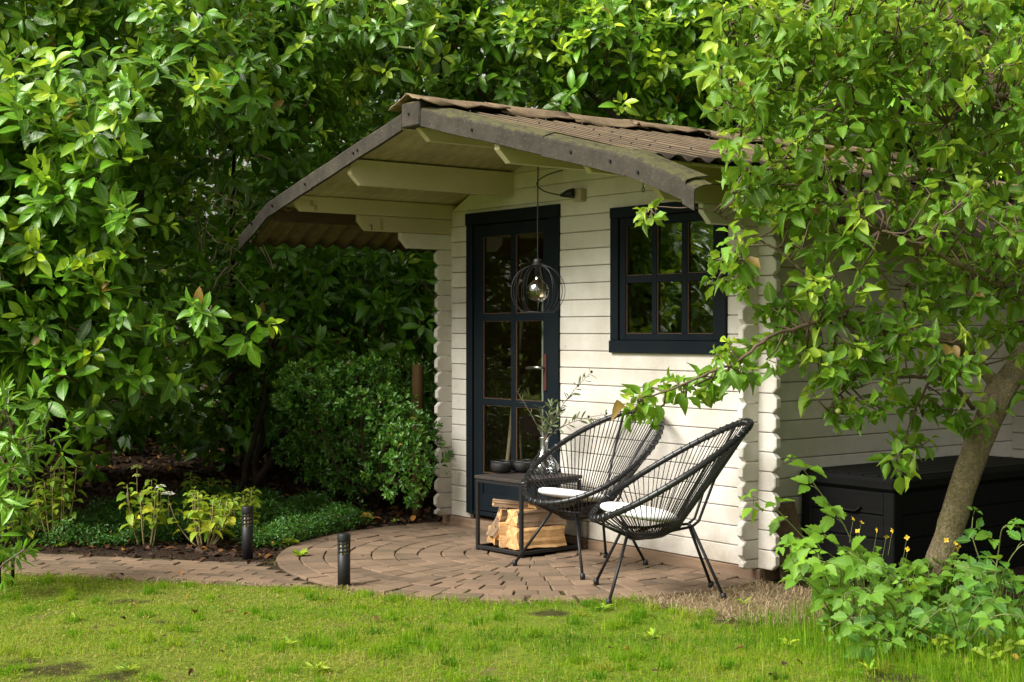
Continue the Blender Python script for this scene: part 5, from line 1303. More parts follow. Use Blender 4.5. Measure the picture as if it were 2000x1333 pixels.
# small weeds at the bed edge
def rosette(base, label, n, size, mat=None, tm=None, rise=.5, group=None, name='weed', cat='weed', yg=(.1, .6)):
    t = thing(name, base, label, cat, group); P = np.repeat(np.array([base]), n, 0)+rng.normal(0, .006, (n, 3))*[1, 1, 0]
    a = np.arange(n)*2.4+rng.uniform(0, 6); D = np.stack([np.cos(a), np.sin(a), rng.uniform(rise*.4, rise*1.6, n)], 1)
    L = Leaves(); L.add(P, norm(D), np.tile([0, 0, 1.], (n, 1))+rng.normal(0, .2, (n, 3)), rng.uniform(*size, n), np.stack([rng.uniform(*yg, n), rng.random(n)], 1)); L.build(t, mat or M_BRAMB, tm or T_OVATE, 60, minpx=1, cell=1)
for b, lab, n, s_ in [((.66, -1.62, -.005), 'small bright weed on the bare soil right of the far garden light', 12, (.04, .07)), ((.22, -1.45, 0), 'yellow green weed behind the far garden light', 10, (.05, .08)),
                    ((-.62, -2.66, 0), 'low weed between the two left hydrangeas', 12, (.03, .05)), ((-.78, -.55, .03), 'small seedling among fallen leaves left of the shed corner', 8, (.04, .06)), ((-.3, -.3, .0), 'tiny seedling beside the shed corner', 7, (.03, .05))]:
    rosette(b, lab, n, s_, M_HYDR, rise=.9, name='small_weed')

# ------------------------------------------------------------------ apple tree
def curve(pts, n=None):
    P = [np.array(p, float) for p in pts]; out = []
    for i in range(len(P)-1):
        p0 = P[max(i-1, 0)]; p1 = P[i]; p2 = P[i+1]; p3 = P[min(i+2, len(P)-1)]
        for j in range(5):
            t_ = j/5; out.append(.5*((2*p1)+(-p0+p2)*t_+(2*p0-5*p1+4*p2-p3)*t_*t_+(-p0+3*p1-3*p2+p3)*t_**3))
    out.append(P[-1]); return np.array(out)
apple = thing('apple_tree', (4.0, 0.1, 0), 'leaning apple tree with a mossy forked trunk in front of the black storage box', 'tree')
BR = [('trunk', [(4.0, 0.1, -0.05), (4.079, 0.167, 0.241), (4.144, 0.222, 0.531), (4.207, 0.274, 0.793), (4.273, 0.329, 1.003), (4.307, 0.375, 1.158)], 0.07452, 0.071208), ('limb', [(4.281, 0.34, 1.067), (4.323, 0.477, 1.222), (4.389, 0.647, 1.418), (4.452, 0.732, 1.733), (4.457, 0.58, 2.092)], 0.068, 0.0425), ('limb', [(4.297, 0.36, 1.08), (4.244, 0.261, 1.223), (4.236, 0.122, 1.315), (4.219, 0.019, 1.361), (4.172, -0.124, 1.367), (4.134, -0.255, 1.379), (4.115, -0.361, 1.387)], 0.032299999999999995, 0.0204), ('limb', [(4.457, 0.58, 2.092), (4.48, 0.45, 2.415), (4.471, 0.112, 2.536), (4.424, -0.112, 2.495), (4.425, -0.275, 2.383)], 0.029750000000000002, 0.0068), ('limb', [(4.458, 0.58, 1.988), (4.286, 0.527, 2.469), (4.08, 0.428, 2.856), (3.936, 0.409, 3.119), (3.774, 0.366, 3.333)], 0.034, 0.01275), ('branch', [(4.087, 0.44, 2.963), (4.087, 0.113, 2.973), (4.071, -0.237, 2.749), (4.044, -0.438, 2.598), (3.971, -0.615, 2.434), (3.93, -0.752, 2.311), (3.875, -0.906, 2.171)], 0.018, 0.006), ('branch', [(4.111, -0.284, 1.379), (4.051, -0.443, 1.417), (4.024, -0.639, 1.613), (3.982, -0.774, 1.684), (3.911, -0.946, 1.803), (3.857, -1.097, 1.776)], 0.014, 0.004), ('branch', [(4.142, -0.245, 1.392), (4.178, -0.277, 1.516), (4.181, -0.273, 1.616)], 0.016, 0.009), ('branch', [(4.21, 0.247, 1.003), (4.19, 0.06, 1.149), (4.112, -0.204, 1.177), (4.067, -0.424, 1.193), (4.024, -0.563, 1.096), (4.013, -0.661, 1.0)], 0.012, 0.003), ('branch', [(4.127, -0.345, 1.392), (4.085, -0.562, 1.466), (4.069, -0.91, 1.416), (4.05, -1.098, 1.369), (4.034, -1.283, 1.266), (3.971, -1.447, 1.198), (3.909, -1.609, 1.131), (3.87, -1.742, 1.1)], 0.012, 0.003), ('branch', [(4.236, 0.121, 1.289), (4.174, -0.043, 1.163), (4.144, -0.165, 0.963), (4.121, -0.196, 0.812)], 0.009, 0.003), ('branch', [(4.452, 0.732, 1.733), (4.449, 0.236, 1.619), (4.414, -0.134, 1.711), (4.355, -0.373, 1.803), (4.299, -0.607, 1.868)], 0.02, 0.006), ('branch', [(4.286, 0.527, 2.469), (4.231, 0.126, 2.21), (4.199, -0.243, 2.138), (4.111, -0.52, 2.054), (4.058, -0.754, 1.948)], 0.02, 0.006), ('branch', [(4.08, 0.428, 2.856), (4.007, 0.011, 3.103), (3.93, -0.415, 3.107), (3.799, -0.751, 2.909), (3.712, -0.946, 2.75)], 0.018, 0.005), ('branch', [(4.071, -0.237, 2.749), (3.983, -0.516, 2.635), (3.928, -0.751, 2.593), (3.809, -0.906, 2.495), (3.755, -1.06, 2.292)], 0.009, 0.004), ('branch', [(4.369, 0.452, 0.977), (4.432, 0.534, 1.003), (4.511, 0.637, 1.054)], 0.01, 0.006), ('branch', [(3.911, -0.946, 1.803), (3.856, -1.097, 1.896), (3.803, -1.246, 1.964), (3.687, -1.396, 1.975), (3.643, -1.453, 1.987)], 0.005, 0.002), ('limb', [(4.507, 0.64, 1.729), (4.648, 0.826, 2.04), (4.837, 1.073, 2.351), (5.026, 1.32, 2.558)], 0.04, 0.012)]
allp = []
for bi, (nm, pts, r0, r1_) in enumerate(BR):
    c = curve(pts); n = len(c); u = np.linspace(0, 1, n); rad = r0+(r1_-r0)*u
    rad = rad*(1+.02*np.sin(u*11+bi)+.012*np.sin(u*40))
    if nm == 'trunk': rad = rad*(.96+.10*np.exp(-u*9))+.012*np.exp(-((u-.95)/.08)**2)
    m = MB(); m.tube(c+rng.normal(0, .0025 if r0 < .03 else .0015, c.shape), rad, 14 if r0 > .03 else 7); m.build(nm, M_BARK if r0 > .012 else M_BTWIG, apple, True)
    if nm != 'trunk' : allp.append(c)
allp = np.concatenate(allp)
BL = [(3.933, -1.069, 2.793, 0.214, 12.8), (3.481, -0.589, 2.91, 0.258, 9.6), (4.125, -0.821, 2.804, 0.238, 16.0), (3.627, -0.401, 2.835, 0.287, 12.0), (4.283, -0.616, 2.815, 0.238, 16.0), (3.944, 0.009, 2.938, 0.287, 12.0), (4.317, -0.082, 2.861, 0.249, 16.0), (3.925, 0.476, 3.07, 0.299, 12.0), (4.475, 0.121, 2.757, 0.224, 14.4), (4.093, 0.691, 2.86, 0.269, 10.799999999999999), (4.104, -1.342, 2.468, 0.159, 8.8), (3.676, -0.832, 2.525, 0.193, 6.6), (4.025, -0.954, 2.521, 0.19, 11.200000000000001), (3.642, -0.385, 2.598, 0.23, 8.4), (3.987, -1.007, 2.127, 0.13360000000000002, 7.800000000000001), (3.561, -0.495, 2.139, 0.16080000000000003, 5.85), (4.145, -0.798, 2.561, 0.19, 11.200000000000001), (3.716, -0.29, 2.606, 0.23, 8.4), (4.356, -0.526, 2.563, 0.19, 11.200000000000001), (3.884, -0.072, 2.704, 0.23, 8.4), (4.339, -0.057, 2.565, 0.199, 11.200000000000001), (3.942, 0.493, 2.711, 0.239, 8.4), (4.487, 0.132, 2.445, 0.199, 11.200000000000001), (4.089, 0.681, 2.514, 0.239, 8.4), (3.996, -1.212, 2.209, 0.11200000000000002, 7.5), (4.082, -0.883, 2.212, 0.167, 9.600000000000001), (3.684, -0.335, 2.231, 0.201, 7.199999999999999), (4.095, -0.462, 2.182, 0.148, 8), (4.236, -0.193, 2.287, 0.199, 11.200000000000001), (3.876, 0.403, 2.241, 0.239, 8.4), (4.4, 0.017, 2.182, 0.199, 11.200000000000001), (4.022, 0.593, 2.323, 0.239, 8.4), (4.519, 0.169, 2.058, 0.199, 9.600000000000001), (4.099, 0.69, 2.219, 0.239, 7.199999999999999), (3.96, -1.172, 2.075, 0.0752, 3.75), (3.794, -0.853, 2.009, 0.10880000000000001, 6.0), (4.106, -0.855, 1.918, 0.167, 8.0), (3.683, -0.339, 2.065, 0.201, 6.0), (4.29, -0.618, 1.897, 0.167, 7.2), (3.934, -0.015, 2.061, 0.201, 5.3999999999999995), (4.281, -0.139, 1.973, 0.199, 9.600000000000001), (3.908, 0.442, 2.025, 0.239, 7.199999999999999), (4.447, 0.073, 1.804, 0.199, 9.600000000000001), (4.048, 0.619, 1.772, 0.239, 7.199999999999999), (3.795, -1.564, 1.913, 0.0368, 1.5), (4.069, -1.289, 1.737, 0.09200000000000001, 6.0), (3.926, -1.304, 1.649, 0.06, 3.0), (3.927, -0.998, 1.608, 0.0864, 3.75), (4.023, -0.821, 1.609, 0.145, 9.0), (4.209, -0.726, 1.646, 0.167, 8.0), (3.748, -0.258, 1.774, 0.201, 6.0), (4.188, -0.263, 1.704, 0.174, 8.0), (3.826, 0.331, 1.631, 0.209, 6.0), (4.333, -0.076, 1.619, 0.174, 8.0), (3.951, 0.492, 1.604, 0.209, 6.0), (4.496, 0.133, 1.562, 0.174, 7.2), (4.131, 0.723, 1.485, 0.209, 5.3999999999999995), (3.968, -0.793, 1.417, 0.134, 7.0), (4.097, -0.651, 1.392, 0.146, 8.0), (4.194, -0.431, 1.466, 0.147, 7.0), (3.915, -0.95, 1.344, 0.109, 6.0), (4.027, -1.276, 1.242, 0.104, 7), (3.861, -1.27, 1.18, 0.083, 5), (3.84, -1.447, 1.113, 0.081, 4), (3.765, -1.535, 1.09, 0.07, 3), (3.788, -1.682, 1.049, 0.046, 2), (4.055, -0.712, 1.222, 0.121, 6), (4.153, -0.532, 1.197, 0.122, 5), (4.171, -0.202, 1.217, 0.125, 4), (4.252, 0.099, 1.417, 0.153, 6.0), (4.375, 0.263, 1.366, 0.127, 4.0), (3.997, -0.9, 1.512, 0.096, 4.0), (4.043, -0.661, 1.05, 0.085, 3), (4.132, -0.6, 1.003, 0.068, 2), (4.186, -0.459, 1.025, 0.086, 2), (4.177, -0.088, 1.012, 0.101, 3), (4.072, -0.11, 0.804, 0.102, 5), (4.218, -0.402, 0.78, 0.061, 2), (4.278, -0.064, 1.116, 0.088, 2), (4.32, 0.002, 1.041, 0.055, 1), (4.278, 0.147, 0.932, 0.046, 1), (4.401, 0.401, 1.006, 0.103, 2), (4.596, 0.275, 2.638, 0.224, 9.600000000000001), (4.253, 0.896, 2.789, 0.269, 7.199999999999999), (4.634, 0.319, 2.152, 0.224, 9.600000000000001), (4.26, 0.898, 2.185, 0.269, 7.199999999999999), (4.649, 0.333, 1.65, 0.224, 8.0), (4.333, 0.987, 1.766, 0.269, 6.0), (4.194, -0.729, 3.018, 0.238, 9.600000000000001), (3.743, -0.247, 3.251, 0.287, 7.199999999999999), (4.313, -0.083, 3.127, 0.273, 9.600000000000001), (3.863, 0.399, 3.28, 0.329, 7.199999999999999), (3.915, -0.952, 2.357, 0.13520000000000001, 6.75), (4.155, -0.687, 2.305, 0.168, 8), (4.071, -0.914, 2.034, 0.143, 7.0), (4.165, -0.435, 2.03, 0.147, 5.0), (4.561, -0.347, 1.96, 0.189, 10.0), (4.59, -0.066, 1.9, 0.193, 10.0), (4.127, -0.464, 2.4, 0.147, 6), (4.049, -0.961, 2.72, 0.19, 8), (4.162, -0.585, 2.675, 0.194, 8), (4.328, -0.339, 2.703, 0.194, 8), (4.58, -0.297, 2.576, 0.189, 8), (4.35, -0.443, 1.368, 0.12, 5.0), (4.38, -0.247, 1.295, 0.097, 5.0), (4.219, -0.578, 1.32, 0.121, 5.0), (4.436, -0.165, 1.173, 0.073, 3), (3.888, -1.131, 2.796, 0.143, 8), (3.843, -1.152, 2.634, 0.119, 6), (4.741, 0.517, 2.866, 0.275, 12), (4.516, 0.908, 2.423, 0.291, 12), (4.591, 0.927, 1.891, 0.289, 10.0), (4.843, 1.058, 2.685, 0.31, 10), (4.954, 0.85, 2.07, 0.301, 10.0), (4.914, 1.556, 2.381, 0.321, 8), (4.47, 0.992, 1.525, 0.241, 6.0), (4.269, 0.369, 3.443, 0.286, 10), (3.955, -0.046, 3.467, 0.285, 10), (3.782, -0.622, 3.356, 0.252, 8), (4.808, 0.398, 3.28, 0.294, 10), (4.962, 1.077, 3.207, 0.307, 8)]
PP, AA = [], []
for (x, y, z, r_, w) in BL:
    m_ = max(3, int(w)); q = norm(rng.normal(size=(m_, 3)))*(rng.random(m_)**.45)[:, None]*r_*np.array([1, 1, .8]); PP.append(np.array([x, y, z])+q)
    AA.append(norm(q/r_+rng.normal(0, .5, (m_, 3))+[0, 0, .25]))
PP = np.concatenate(PP); AA = np.concatenate(AA); n = len(PP)
L = Leaves()
shoots(L, PP, AA, 7, (.066, .108), .05, 1.45, .55, young_p=.35, droop=.55, jit=.55, up=.45, rnd_lo=.1, pet=.25)
# twigs joining each spur to the nearest limb
m = MB()
for i in range(n):
    d2 = ((allp-PP[i])**2).sum(1); j = int(np.argmin(d2)); a = allp[j]
    if rng.random() < .95:
        if d2[j] > .09:
            # start from a neighbouring spur nearer the limb
            dd = ((PP-PP[i])**2).sum(1); dn = np.array([((allp-PP[k])**2).sum(1).min() if dd[k] < .12 else 9 for k in np.argsort(dd)[1:6]]); k = np.argsort(dd)[1:6][int(np.argmin(dn))]; a = PP[k]
        md = (a+PP[i])/2+rng.normal(0, .02, 3)+[0, 0, -.015]
        m.tube([a, md, PP[i], PP[i]+AA[i]*.05], [.0055, .0045, .0038, .002], 4)
tag(m.build('twigs', M_BTWIG, apple, True), kind='stuff')
L.build(apple, M_APPLE, T_APPLE, 300, minpx=14, cell=34)
m_red = m_simple('young_apple', (.22, .26, .06), .5)
for i in rng.integers(0, n, 16):
    p = PP[i]; m = MB(); m.lathe([(0, .014), (.008, .013), (.015, .004), (.015, -.005), (.008, -.014), (0, -.012)], (p[0]+.02, p[1]-.03, p[2]-.03), 10); m.build('young_apple', m_red, apple, True)

# ------------------------------------------------------------------ brambles and celandine at the tree's foot
def serr_leaflets(L, p, d, nrm, s, yv, n3=True):
    d = norm(d); side = norm(np.cross(nrm, d)); rr = rng.random()
    dirs = [(d, s)] + ([(norm(side*.95+d*.35), s*.86), (norm(-side*.95+d*.35), s*.86)] if n3 else [])
    for (q, ss) in dirs:
        L.add(p[None]+q[None]*.01, (q+rng.normal(0, .08, 3)+[0, 0, -.10])[None], (nrm+rng.normal(0, .18, 3))[None], np.array([ss]), np.array([[np.clip(yv+rng.normal(0, .05), 0, 1), np.clip(rr*.9+rng.normal(0, .1), 0, .92)]]))
VIEW = -FWD
def cane(t, L, m, pts, size, step, yv=.3, r=.004):
    c = curve(pts); m.tube(c, np.linspace(r, r*.45, len(c)), 6)
    for i in range(0, len(c), 2):
        q = c[i]+rng.normal(0, .001, 3); m.tube([q, q+norm(rng.normal(size=3))*.010], [.0016, .0003], 3)
    acc = 0; k = 0
    for i in range(2, len(c)):
        acc += np.linalg.norm(c[i]-c[i-1])
        if acc < step and i != len(c)-1: continue
        acc = 0; k += 1; tn = norm(c[i]-c[i-1]); u = i/(len(c)-1)
        sd_ = norm(np.cross(tn, [0, 0, 1.]))*(1 if k % 2 else -1); d = norm(sd_+tn*.5+rng.normal(0, .35, 3)+VIEW*.3)
        q = c[i]+d*.05; m.tube([c[i], (c[i]+q)/2+[0, 0, .006], q], [.0018, .0016, .0014], 4)
        serr_leaflets(L, q, d, np.array([0, 0, 1.])+VIEW*rng.uniform(.2, 1.2)+rng.normal(0, .25, 3), size*rng.uniform(.75, 1.1)*(1-.55*(u > .93)), np.clip(yv*(1.2 if u > .8 else .8), 0, 1))
def bramble(base, label, canes, size=.085, step=.075, yv=.3):
    t = thing('bramble', base, label, 'bramble'); L = Leaves(); m = MB()
    for c in canes: cane(t, L, m, c, size, step, yv)
    m.build('canes', M_TWIG, t, True); L.build(t, M_BRAMB, T_SERR, 300, minpx=3, cell=1)
def rc(base, dx, dy, h, fall=.3):
    b = np.array(base); return [tuple(b), tuple(b+[dx*.3, dy*.3, h*.75]), tuple(b+[dx*.7, dy*.7, h]), tuple(b+[dx, dy, h*(1-fall)])]
bramble((4.121, -0.45, 0.0), 'tall bramble cane rising in front of the left end of the storage box', [[(4.121, -0.45, 0.0), (4.091, -0.567, 0.412), (4.033, -0.721, 0.638), (3.972, -0.797, 0.772)], [(4.121, -0.45, 0.0), (4.094, -0.646, 0.297), (4.038, -0.799, 0.402), (3.967, -0.97, 0.577), (3.92, -1.111, 0.643)], [(4.121, -0.45, 0.0), (4.141, -0.666, 0.33), (4.147, -0.82, 0.441), (4.142, -0.991, 0.431)]], 0.1, 0.095, 0.5)
bramble((4.161, -0.726, 0.0), 'low bright bramble nearest the dry grass at the shed corner', [[(4.161, -0.726, 0.0), (4.148, -0.821, 0.274), (4.13, -0.925, 0.424), (4.113, -1.028, 0.455)], [(4.161, -0.726, 0.0), (4.2, -0.918, 0.197), (4.19, -1.012, 0.276), (4.188, -1.096, 0.377)], [(4.161, -0.726, 0.0), (4.323, -0.923, 0.238), (4.387, -1.002, 0.347), (4.331, -1.073, 0.381)], [(4.161, -0.726, 0.0), (4.344, -0.733, 0.197), (4.379, -0.849, 0.354), (4.35, -0.886, 0.4)]], 0.105, 0.09, 0.45)
bramble((4.431, -0.622, 0.0), 'broad bramble clump in front of the apple trunk foot', [[(4.431, -0.622, 0.0), (4.464, -0.741, 0.169), (4.471, -0.894, 0.256), (4.467, -1.064, 0.252)], [(4.431, -0.622, 0.0), (4.524, -0.745, 0.224), (4.512, -0.84, 0.347), (4.457, -0.912, 0.347)], [(4.431, -0.622, 0.0), (4.583, -0.751, 0.165), (4.672, -0.798, 0.252), (4.706, -0.916, 0.336)], [(4.431, -0.622, 0.0), (4.563, -0.94, 0.118), (4.546, -1.126, 0.16), (4.557, -1.275, 0.137)], [(4.431, -0.622, 0.0), (4.627, -1.022, 0.072), (4.65, -1.155, 0.115), (4.637, -1.171, 0.202)]], 0.085, 0.075, 0.25)
bramble((4.557, -0.132, 0.0), 'bramble with dark round leaflets right of the apple trunk', [[(4.557, -0.132, 0.0), (4.482, -0.064, 0.24), (4.451, -0.102, 0.412), (4.451, -0.101, 0.51)], [(4.557, -0.132, 0.0), (4.585, -0.093, 0.354), (4.657, -0.161, 0.488), (4.701, -0.105, 0.488)], [(4.557, -0.132, 0.0), (4.716, -0.25, 0.291), (4.816, -0.283, 0.423), (4.859, -0.228, 0.446)], [(4.557, -0.132, 0.0), (4.631, -0.362, 0.244), (4.601, -0.399, 0.338), (4.573, -0.436, 0.338)], [(4.557, -0.132, 0.0), (4.775, -0.339, 0.238), (4.819, -0.445, 0.325), (4.809, -0.621, 0.341)], [(4.557, -0.132, 0.0), (4.809, -0.622, 0.185), (4.842, -0.743, 0.27), (4.862, -0.88, 0.245)]], 0.085, 0.08, 0.12)
bramble((4.783, -0.658, 0.0), 'low bramble with a few brown tinged leaves at the right edge', [[(4.783, -0.658, 0.0), (4.869, -0.708, 0.182), (4.909, -0.656, 0.248), (4.963, -0.586, 0.204)], [(4.783, -0.658, 0.0), (4.875, -0.863, 0.202), (4.849, -0.897, 0.223), (4.858, -1.05, 0.179)], [(4.783, -0.658, 0.0), (4.955, -0.761, 0.158), (5.066, -0.78, 0.221), (5.131, -0.696, 0.2)]], 0.075, 0.075, 0.2)

def weed_mass(base, label, n, rx, ry, h, size, tm, mat, name, cat, yg=(.1, .5), flowers=0, parts=300):
    t = thing(name, base, label, cat); L = Leaves(); m = MB()
    for i in range(n):
        a = rng.uniform(0, 6.28); q = math.sqrt(rng.random()); x = base[0]+rx*q*math.cos(a); y = base[1]+ry*q*math.sin(a); z = float(gz(x, y))+h*rng.uniform(.25, 1)*(1-.45*q*q)
        p = np.array([x, y, z]); b = np.array([base[0]*.3+x*.7, base[1]*.3+y*.7, float(gz(x, y))-.01]); m.tube([b, (b+p)/2+rng.normal(0, .012, 3), p], [.003, .0022, .0016], 4)
        for q_ in range(3):
            a2 = rng.uniform(0, 6.28); d = np.array([math.cos(a2), math.sin(a2), rng.uniform(-.2, .35)])
            L.add(p[None]-[[0, 0, .02*q_]], norm(d)[None]+VIEW[None]*.25, (np.array([0, 0, 1.])+VIEW*.5+rng.normal(0, .25, 3))[None], np.array([rng.uniform(*size)]), np.array([[rng.uniform(*yg), rng.random()]]))
    tag(m.build('stalks', M_TWIG, t, True), kind='stuff'); L.build(t, mat, tm, parts, minpx=3, cell=12)
    for i in range(flowers):
        a = rng.uniform(0, 6.28); x = base[0]+rx*.6*math.cos(a); y = base[1]+ry*.6*math.sin(a); p = np.array([x, y, float(gz(x, y))+h*rng.uniform(1.0, 1.3)]); m = MB()
        m2 = MB(); m2.tube([p-[.02, .01, .13], p-[.012, 0, .05], p], .0012, 4); m2.build('flower_stalk', M_TWIG, t)
        fx = norm(rng.normal(size=3)+VIEW); fu = norm(np.cross(fx, [0, .1, 1.])); fv = np.cross(fx, fu)
        for q_ in range(4):
            a2 = q_*1.571+i; e = .016; d = norm(fx*.35+fu*math.cos(a2)+fv*math.sin(a2)); s2 = np.cross(d, fx)*.0065
            m.add([p, p+d*e*.6+s2, p+d*e, p+d*e*.6-s2], [(0, 1, 2, 3)])
        m.build('flower', M_YELLOW, t)
weed_mass((3.872, -0.052, 0.0), 'bright green celandine with yellow flowers left of the apple trunk', 45, 0.3, 0.25, 0.34, (0.045, 0.08), T_SERR, M_BRAMB, 'celandine', 'wild plant', (0.25, 0.6), 6)
weed_mass((4.132, 0.061, 0.0), 'celandine with yellow flowers hugging the foot of the apple trunk', 38, 0.26, 0.22, 0.3, (0.04, 0.075), T_SERR, M_BRAMB, 'celandine', 'wild plant', (0.3, 0.65), 7)
weed_mass((3.354, 0.255, 0.0), 'leafy weeds crowding the front of the storage box', 36, 0.28, 0.25, 0.26, (0.05, 0.09), T_SERR, M_BRAMB, 'nettle_clump', 'wild plant', (0.1, 0.4), 0)
weed_mass((4.289, 0.265, 0.0), 'dark leafy weeds under the right bramble', 45, 0.35, 0.3, 0.26, (0.045, 0.08), T_SERR, M_BRAMB, 'nettle_clump', 'wild plant', (0.0, 0.25), 0)
weed_mass((4.374, -0.623, 0.0), 'grey green weeds spreading into the lawn in front of the brambles', 34, 0.36, 0.22, 0.18, (0.05, 0.085), T_SERR, M_BRAMB, 'ground_ivy', 'wild plant', (0.0, 0.2), 0)
weed_mass((4.795, -0.6, 0.0), 'small light green weeds in the bottom right corner', 34, 0.5, 0.2, 0.12, (0.03, 0.06), T_OVATE, M_HYDR, 'chickweed', 'wild plant', (0.1, 0.4), 0)

# ------------------------------------------------------------------ grass
def blades(name, x, y, h, wd, tintv, mat, label, cat, lean=.35, zoff=0.0, flat=0.0):
    n = len(x); z = gz(x, y)+zoff; a = rng.uniform(0, 6.28, n); ln = np.abs(rng.normal(0, lean, n))+flat
    dx, dy = np.cos(a), np.sin(a); px_, py_ = -dy, dx
    if flat == 0: px_, py_ = (-dy*.6+RGT[0]*.4), (dx*.6+RGT[1]*.4)
    V = np.zeros((n, 5, 3))
    for k, (t_, w) in enumerate(((0, 1.), (.55, .8))):
        off = ln*t_*t_*h
        for s_, q in ((0, -1), (1, 1)):
            V[:, k*2+s_] = np.stack([x+dx*off+px_*wd*w*q*.5, y+dy*off+py_*wd*w*q*.5, z+h*t_*np.clip(1-ln*.25, .15, 1)], 1)
    V[:, 4] = np.stack([x+dx*ln*h, y+dy*ln*h, z+h*np.clip(1-ln*.55, .08, 1)], 1)
    b = np.arange(n)*5; F4 = np.stack([b, b+1, b+3, b+2], 1); F3 = np.stack([b+2, b+3, b+4], 1)
    tt = np.ones((n, 5, 4)); tt[..., 0] = tintv[:, None]; tt[:, 4, 0] = np.clip(tintv+.06, 0, 1); tt[:, :2, 0] = np.clip(tintv-.05, 0, 1)[:, None]
    me = np_mesh(name, V, F4, F3, tt.reshape(-1, 4)); me.materials.append(mat)
    o = bpy.data.objects.new(name, me); COL.objects.link(o); return tag(o, label, cat, kind='stuff')
def nz(x, y, s, sd=0):
    return (np.sin(x*s+sd)*np.sin(y*s*1.1+sd*2)+.6*np.sin(x*s*2.3-y*s*1.7+sd)+.35*np.sin(x*s*5.1+y*s*4.3+sd*3))/1.6
def lawnmask(x, y):
    z = zones(x, y); pd, _ = path_sd(x, y); edge = np.hypot(x-PC[0], y-PC[1])
    over = ((z == 3) & (pd > PW-.035) & (_ < 0)) | ((z == 2) & (edge > PR-.035) & (y < -1.0))
    far = ~((x > 3.0) & (y > .0))
    return ((z == 0) | (over & (rng.random(len(x)) < .6))) & inframe(x, y) & (rng.random(len(x)) < np.where(_+0 == 0, 1, 1))
x, y = scatter(520000, -1.5, 6.8, -6.5, 1.5, lawnmask)
bare = nz(x, y, 3.1, 2.)+.6*nz(x, y, 9, 4.)
lft = np.clip((2.4-(x*.616+y*.788+1.55))*.5, 0, 1)        # the left part is thinner and mossier
mossy = np.clip(-(x*.616+y*.788)+.2, 0, 1)
dcam = np.hypot(x-CAM[0], y-CAM[1])
keep = rng.random(len(x)) < np.clip(.92-np.clip(bare-.42, 0, 1)*1.9-.35*mossy*(nz(x, y, 5, 9.) > -.1), .08, 1)
hole = holes(x, y)
keep &= ~(hole & (rng.random(len(x)) < .88))
x, y, bare, mossy = x[keep], y[keep], bare[keep], mossy[keep]; n = len(x)
h = rng.uniform(.014, .044, n)*(1+.5*nz(x, y, 2.2, 1.))*(1-.35*mossy); long_ = rng.random(n) < .03; h = np.where(long_, h*rng.uniform(1.5, 2.4, n), h)
edge_ = (np.abs(np.hypot(x-PC[0], y-PC[1])-PR) < .07) | (np.abs(path_sd(x, y)[0]-PW) < .06); h = np.where(edge_, h*1.25, h)
col = np.clip(.50+.22*nz(x, y, 2.7, 5.)+.16*nz(x, y, 11, 7.)+rng.normal(0, .12, n)+.12*mossy+.15*np.clip(bare, 0, 1), 0, .9)
dryb = rng.random(n) < (.05+.25*(np.clip(bare-.2, 0, 1))); col = np.where(dryb, rng.uniform(.85, 1, n), col)
blades('lawn_grass', x, y, h, rng.uniform(.0028, .0055, n), col, M_GRASS, 'short bright green lawn with mossy and thin patches in the foreground', 'grass', 1.0)
tc = np.stack(scatter(900, -1.5, 6.8, -6.5, 1.2, lambda a, b: (zones(a, b) == 0) & inframe(a, b) & ~holes(a, b)), 1)
k = rng.integers(0, len(tc), 16000); x = tc[k, 0]+rng.normal(0, .022, 16000); y = tc[k, 1]+rng.normal(0, .022, 16000)
th = rng.uniform(.6, 1.25, len(tc))[k]; tcl = rng.normal(.5, .17, len(tc))[k]
blades('grass_tufts', x, y, rng.uniform(.03, .075, 16000)*th, rng.uniform(.003, .006, 16000), np.clip(tcl+rng.normal(0, .06, 16000), 0, .9), M_GRASS, 'coarser tufts of longer grass scattered through the lawn', 'grass', .75)
# moss and clover cushions between the blades
x, y = scatter(120000, -1.5, 6.8, -6.5, 1.5, lambda a, b: (zones(a, b) == 0) & inframe(a, b)); k = (nz(x, y, 5, 9.)+.9*np.clip(-(x*.616+y*.788)+.2, -.6, 1) > .25) & ~(holes(x, y) & (rng.random(len(x)) < .8)); x, y = x[k], y[k]; n = len(x)
T = np.stack([rng.uniform(.1, 1, n), rng.random(n)], 1)
M_MOSS = m_leaf('moss_and_clover', (.045, .07, .008), (.13, .155, .014), (.26, .22, .03), (.2, .22, .03), .8, .2)
me = leaf_mesh('lawn_moss', np.stack([x, y, gz(x, y)+rng.uniform(.002, .014, n)], 1), norm(rng.normal(0, 1, (n, 3))+[0, 0, .5]), rng.normal(0, .5, (n, 3))+[0, 0, 1], rng.uniform(.008, .018, n), T, np.zeros(n, int), T_QUAD); me.materials.append(M_MOSS)
o = bpy.data.objects.new('lawn_moss', me); COL.objects.link(o); tag(o, 'yellow green moss cushions between the grass at the left of the lawn', 'moss', kind='stuff')
x, y = scatter(5200, -1.5, 6.8, -6.5, 1.5, lambda a, b: (zones(a, b) == 0) & inframe(a, b) & (nz(a, b, 4.3, 2.5) > .35)); L = Leaves(); n = len(x)
for q in range(3):
    a = rng.uniform(0, 6.28, n)*0+q*2.094+x*40; L.add(np.stack([x, y, gz(x, y)+.022+.008*np.sin(x*91)], 1), np.stack([np.cos(a), np.sin(a), np.full(n, .15)], 1), np.tile([0, 0, 1.], (n, 1))+rng.normal(0, .2, (n, 3)), rng.uniform(.012, .020, n), np.stack([rng.uniform(0, .35, n), rng.random(n)], 1))
c_ = L.cat(); me = leaf_mesh('clover', *c_, np.zeros(len(c_[0]), int), T_OVATE); me.materials.append(M_BRAMB)
o = bpy.data.objects.new('clover', me); COL.objects.link(o); tag(o, 'patches of clover leaves in the lawn', 'clover', kind='stuff')
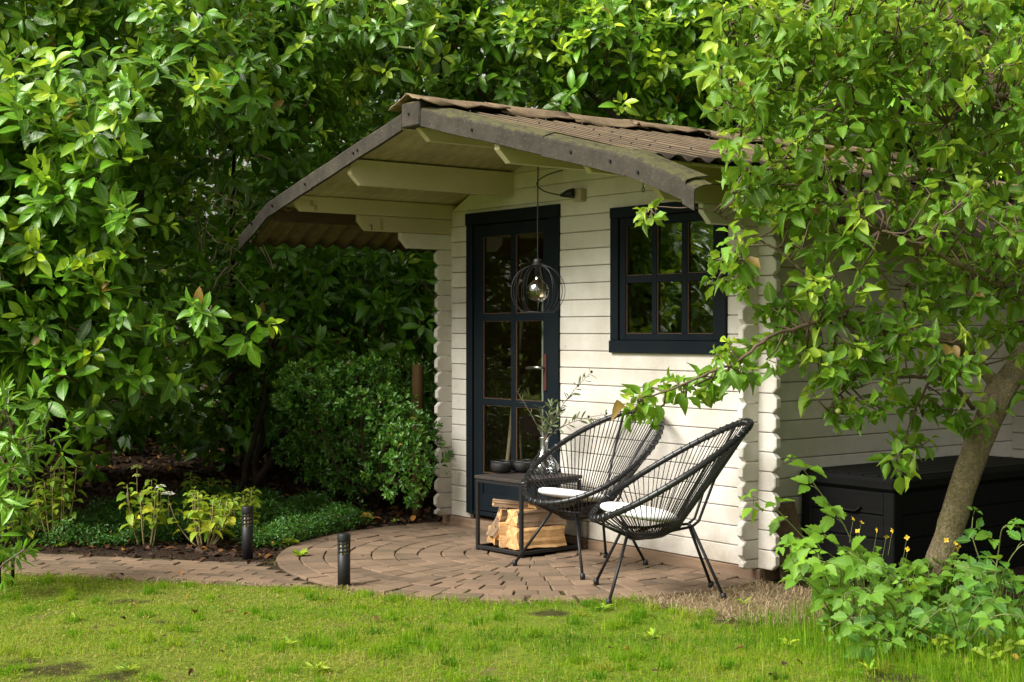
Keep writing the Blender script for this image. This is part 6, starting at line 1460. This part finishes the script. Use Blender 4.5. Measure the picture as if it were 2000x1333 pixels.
# dry straw patch by the shed corner and along the paving edge
def dmask(x, y):
    d = ((x-3.36)/.68)**2+((y+.42)/.56)**2; e = np.abs(np.hypot(x-PC[0], y-PC[1])-PR-.03) ; pe = path_sd(x, y)
    return (zones(x, y) != 1) & ((d < 1.15) | ((e < .05) & (y < -1.0) & (rng.random(len(x)) < .35)) | ((np.abs(pe[0]-PW-.01) < .05) & (pe[1] < 0) & (rng.random(len(x)) < .3))) & (np.hypot(x-PC[0], y-PC[1]) > PR-.03)
x, y = scatter(120000, -2.5, 4.3, -4.5, .3, dmask); n = len(x)
blades('dry_grass', x, y, rng.uniform(.03, .085, n), rng.uniform(.0025, .0045, n), rng.random(n), M_DRY, 'dry straw coloured grass by the shed corner and along the paving edge', 'dry grass', .9, flat=.9)
# longer grass around the brambles
def tmask(x, y): return (zones(x, y) != 2) & (((x-4.6)/1.1)**2+((y+.5)/.8)**2 < 1) & (x > 3.75)
x, y = scatter(16000, 3.4, 6.2, -1.9, .8, tmask); n = len(x)
blades('tall_grass', x, y, rng.uniform(.05, .17, n), rng.uniform(.003, .005, n), np.clip(rng.normal(.42, .16, n), 0, 1), M_GRASS, 'longer grass growing among the brambles at the right', 'grass', .55)
# broad leaved weeds in the lawn
wp = [(3.743, -1.529, 0.0), (3.931, -2.19, 0.0), (2.861, -2.93, 0.0), (2.215, -3.225, 0.0), (3.367, -3.067, 0.0), (2.843, -2.023, 0.0), (3.438, -0.613, 0.0), (4.179, -1.717, 0.0), (4.231, -1.161, 0.0), (4.6, -1.326, 0.0), (1.732, -3.458, 0.0), (2.939, -3.318, 0.0), (3.227, -2.625, 0.0), (3.276, -2.041, 0.0), (4.763, -1.264, 0.0), (2.374, -1.757, 0.0), (3.106, -1.263, 0.0), (4.416, -1.563, 0.0), (2.889, -3.684, 0.0), (2.056, -3.796, 0.0)]
for i, b in enumerate(wp[::2]):
    rosette(tuple(b), 'broad leaved weed rosette growing in the short lawn', 11, (.03, .075), M_HYDR, T_LONG, .55, 'broad leaved weeds in the lawn', 'lawn_weed', 'weed', (.05, .45))
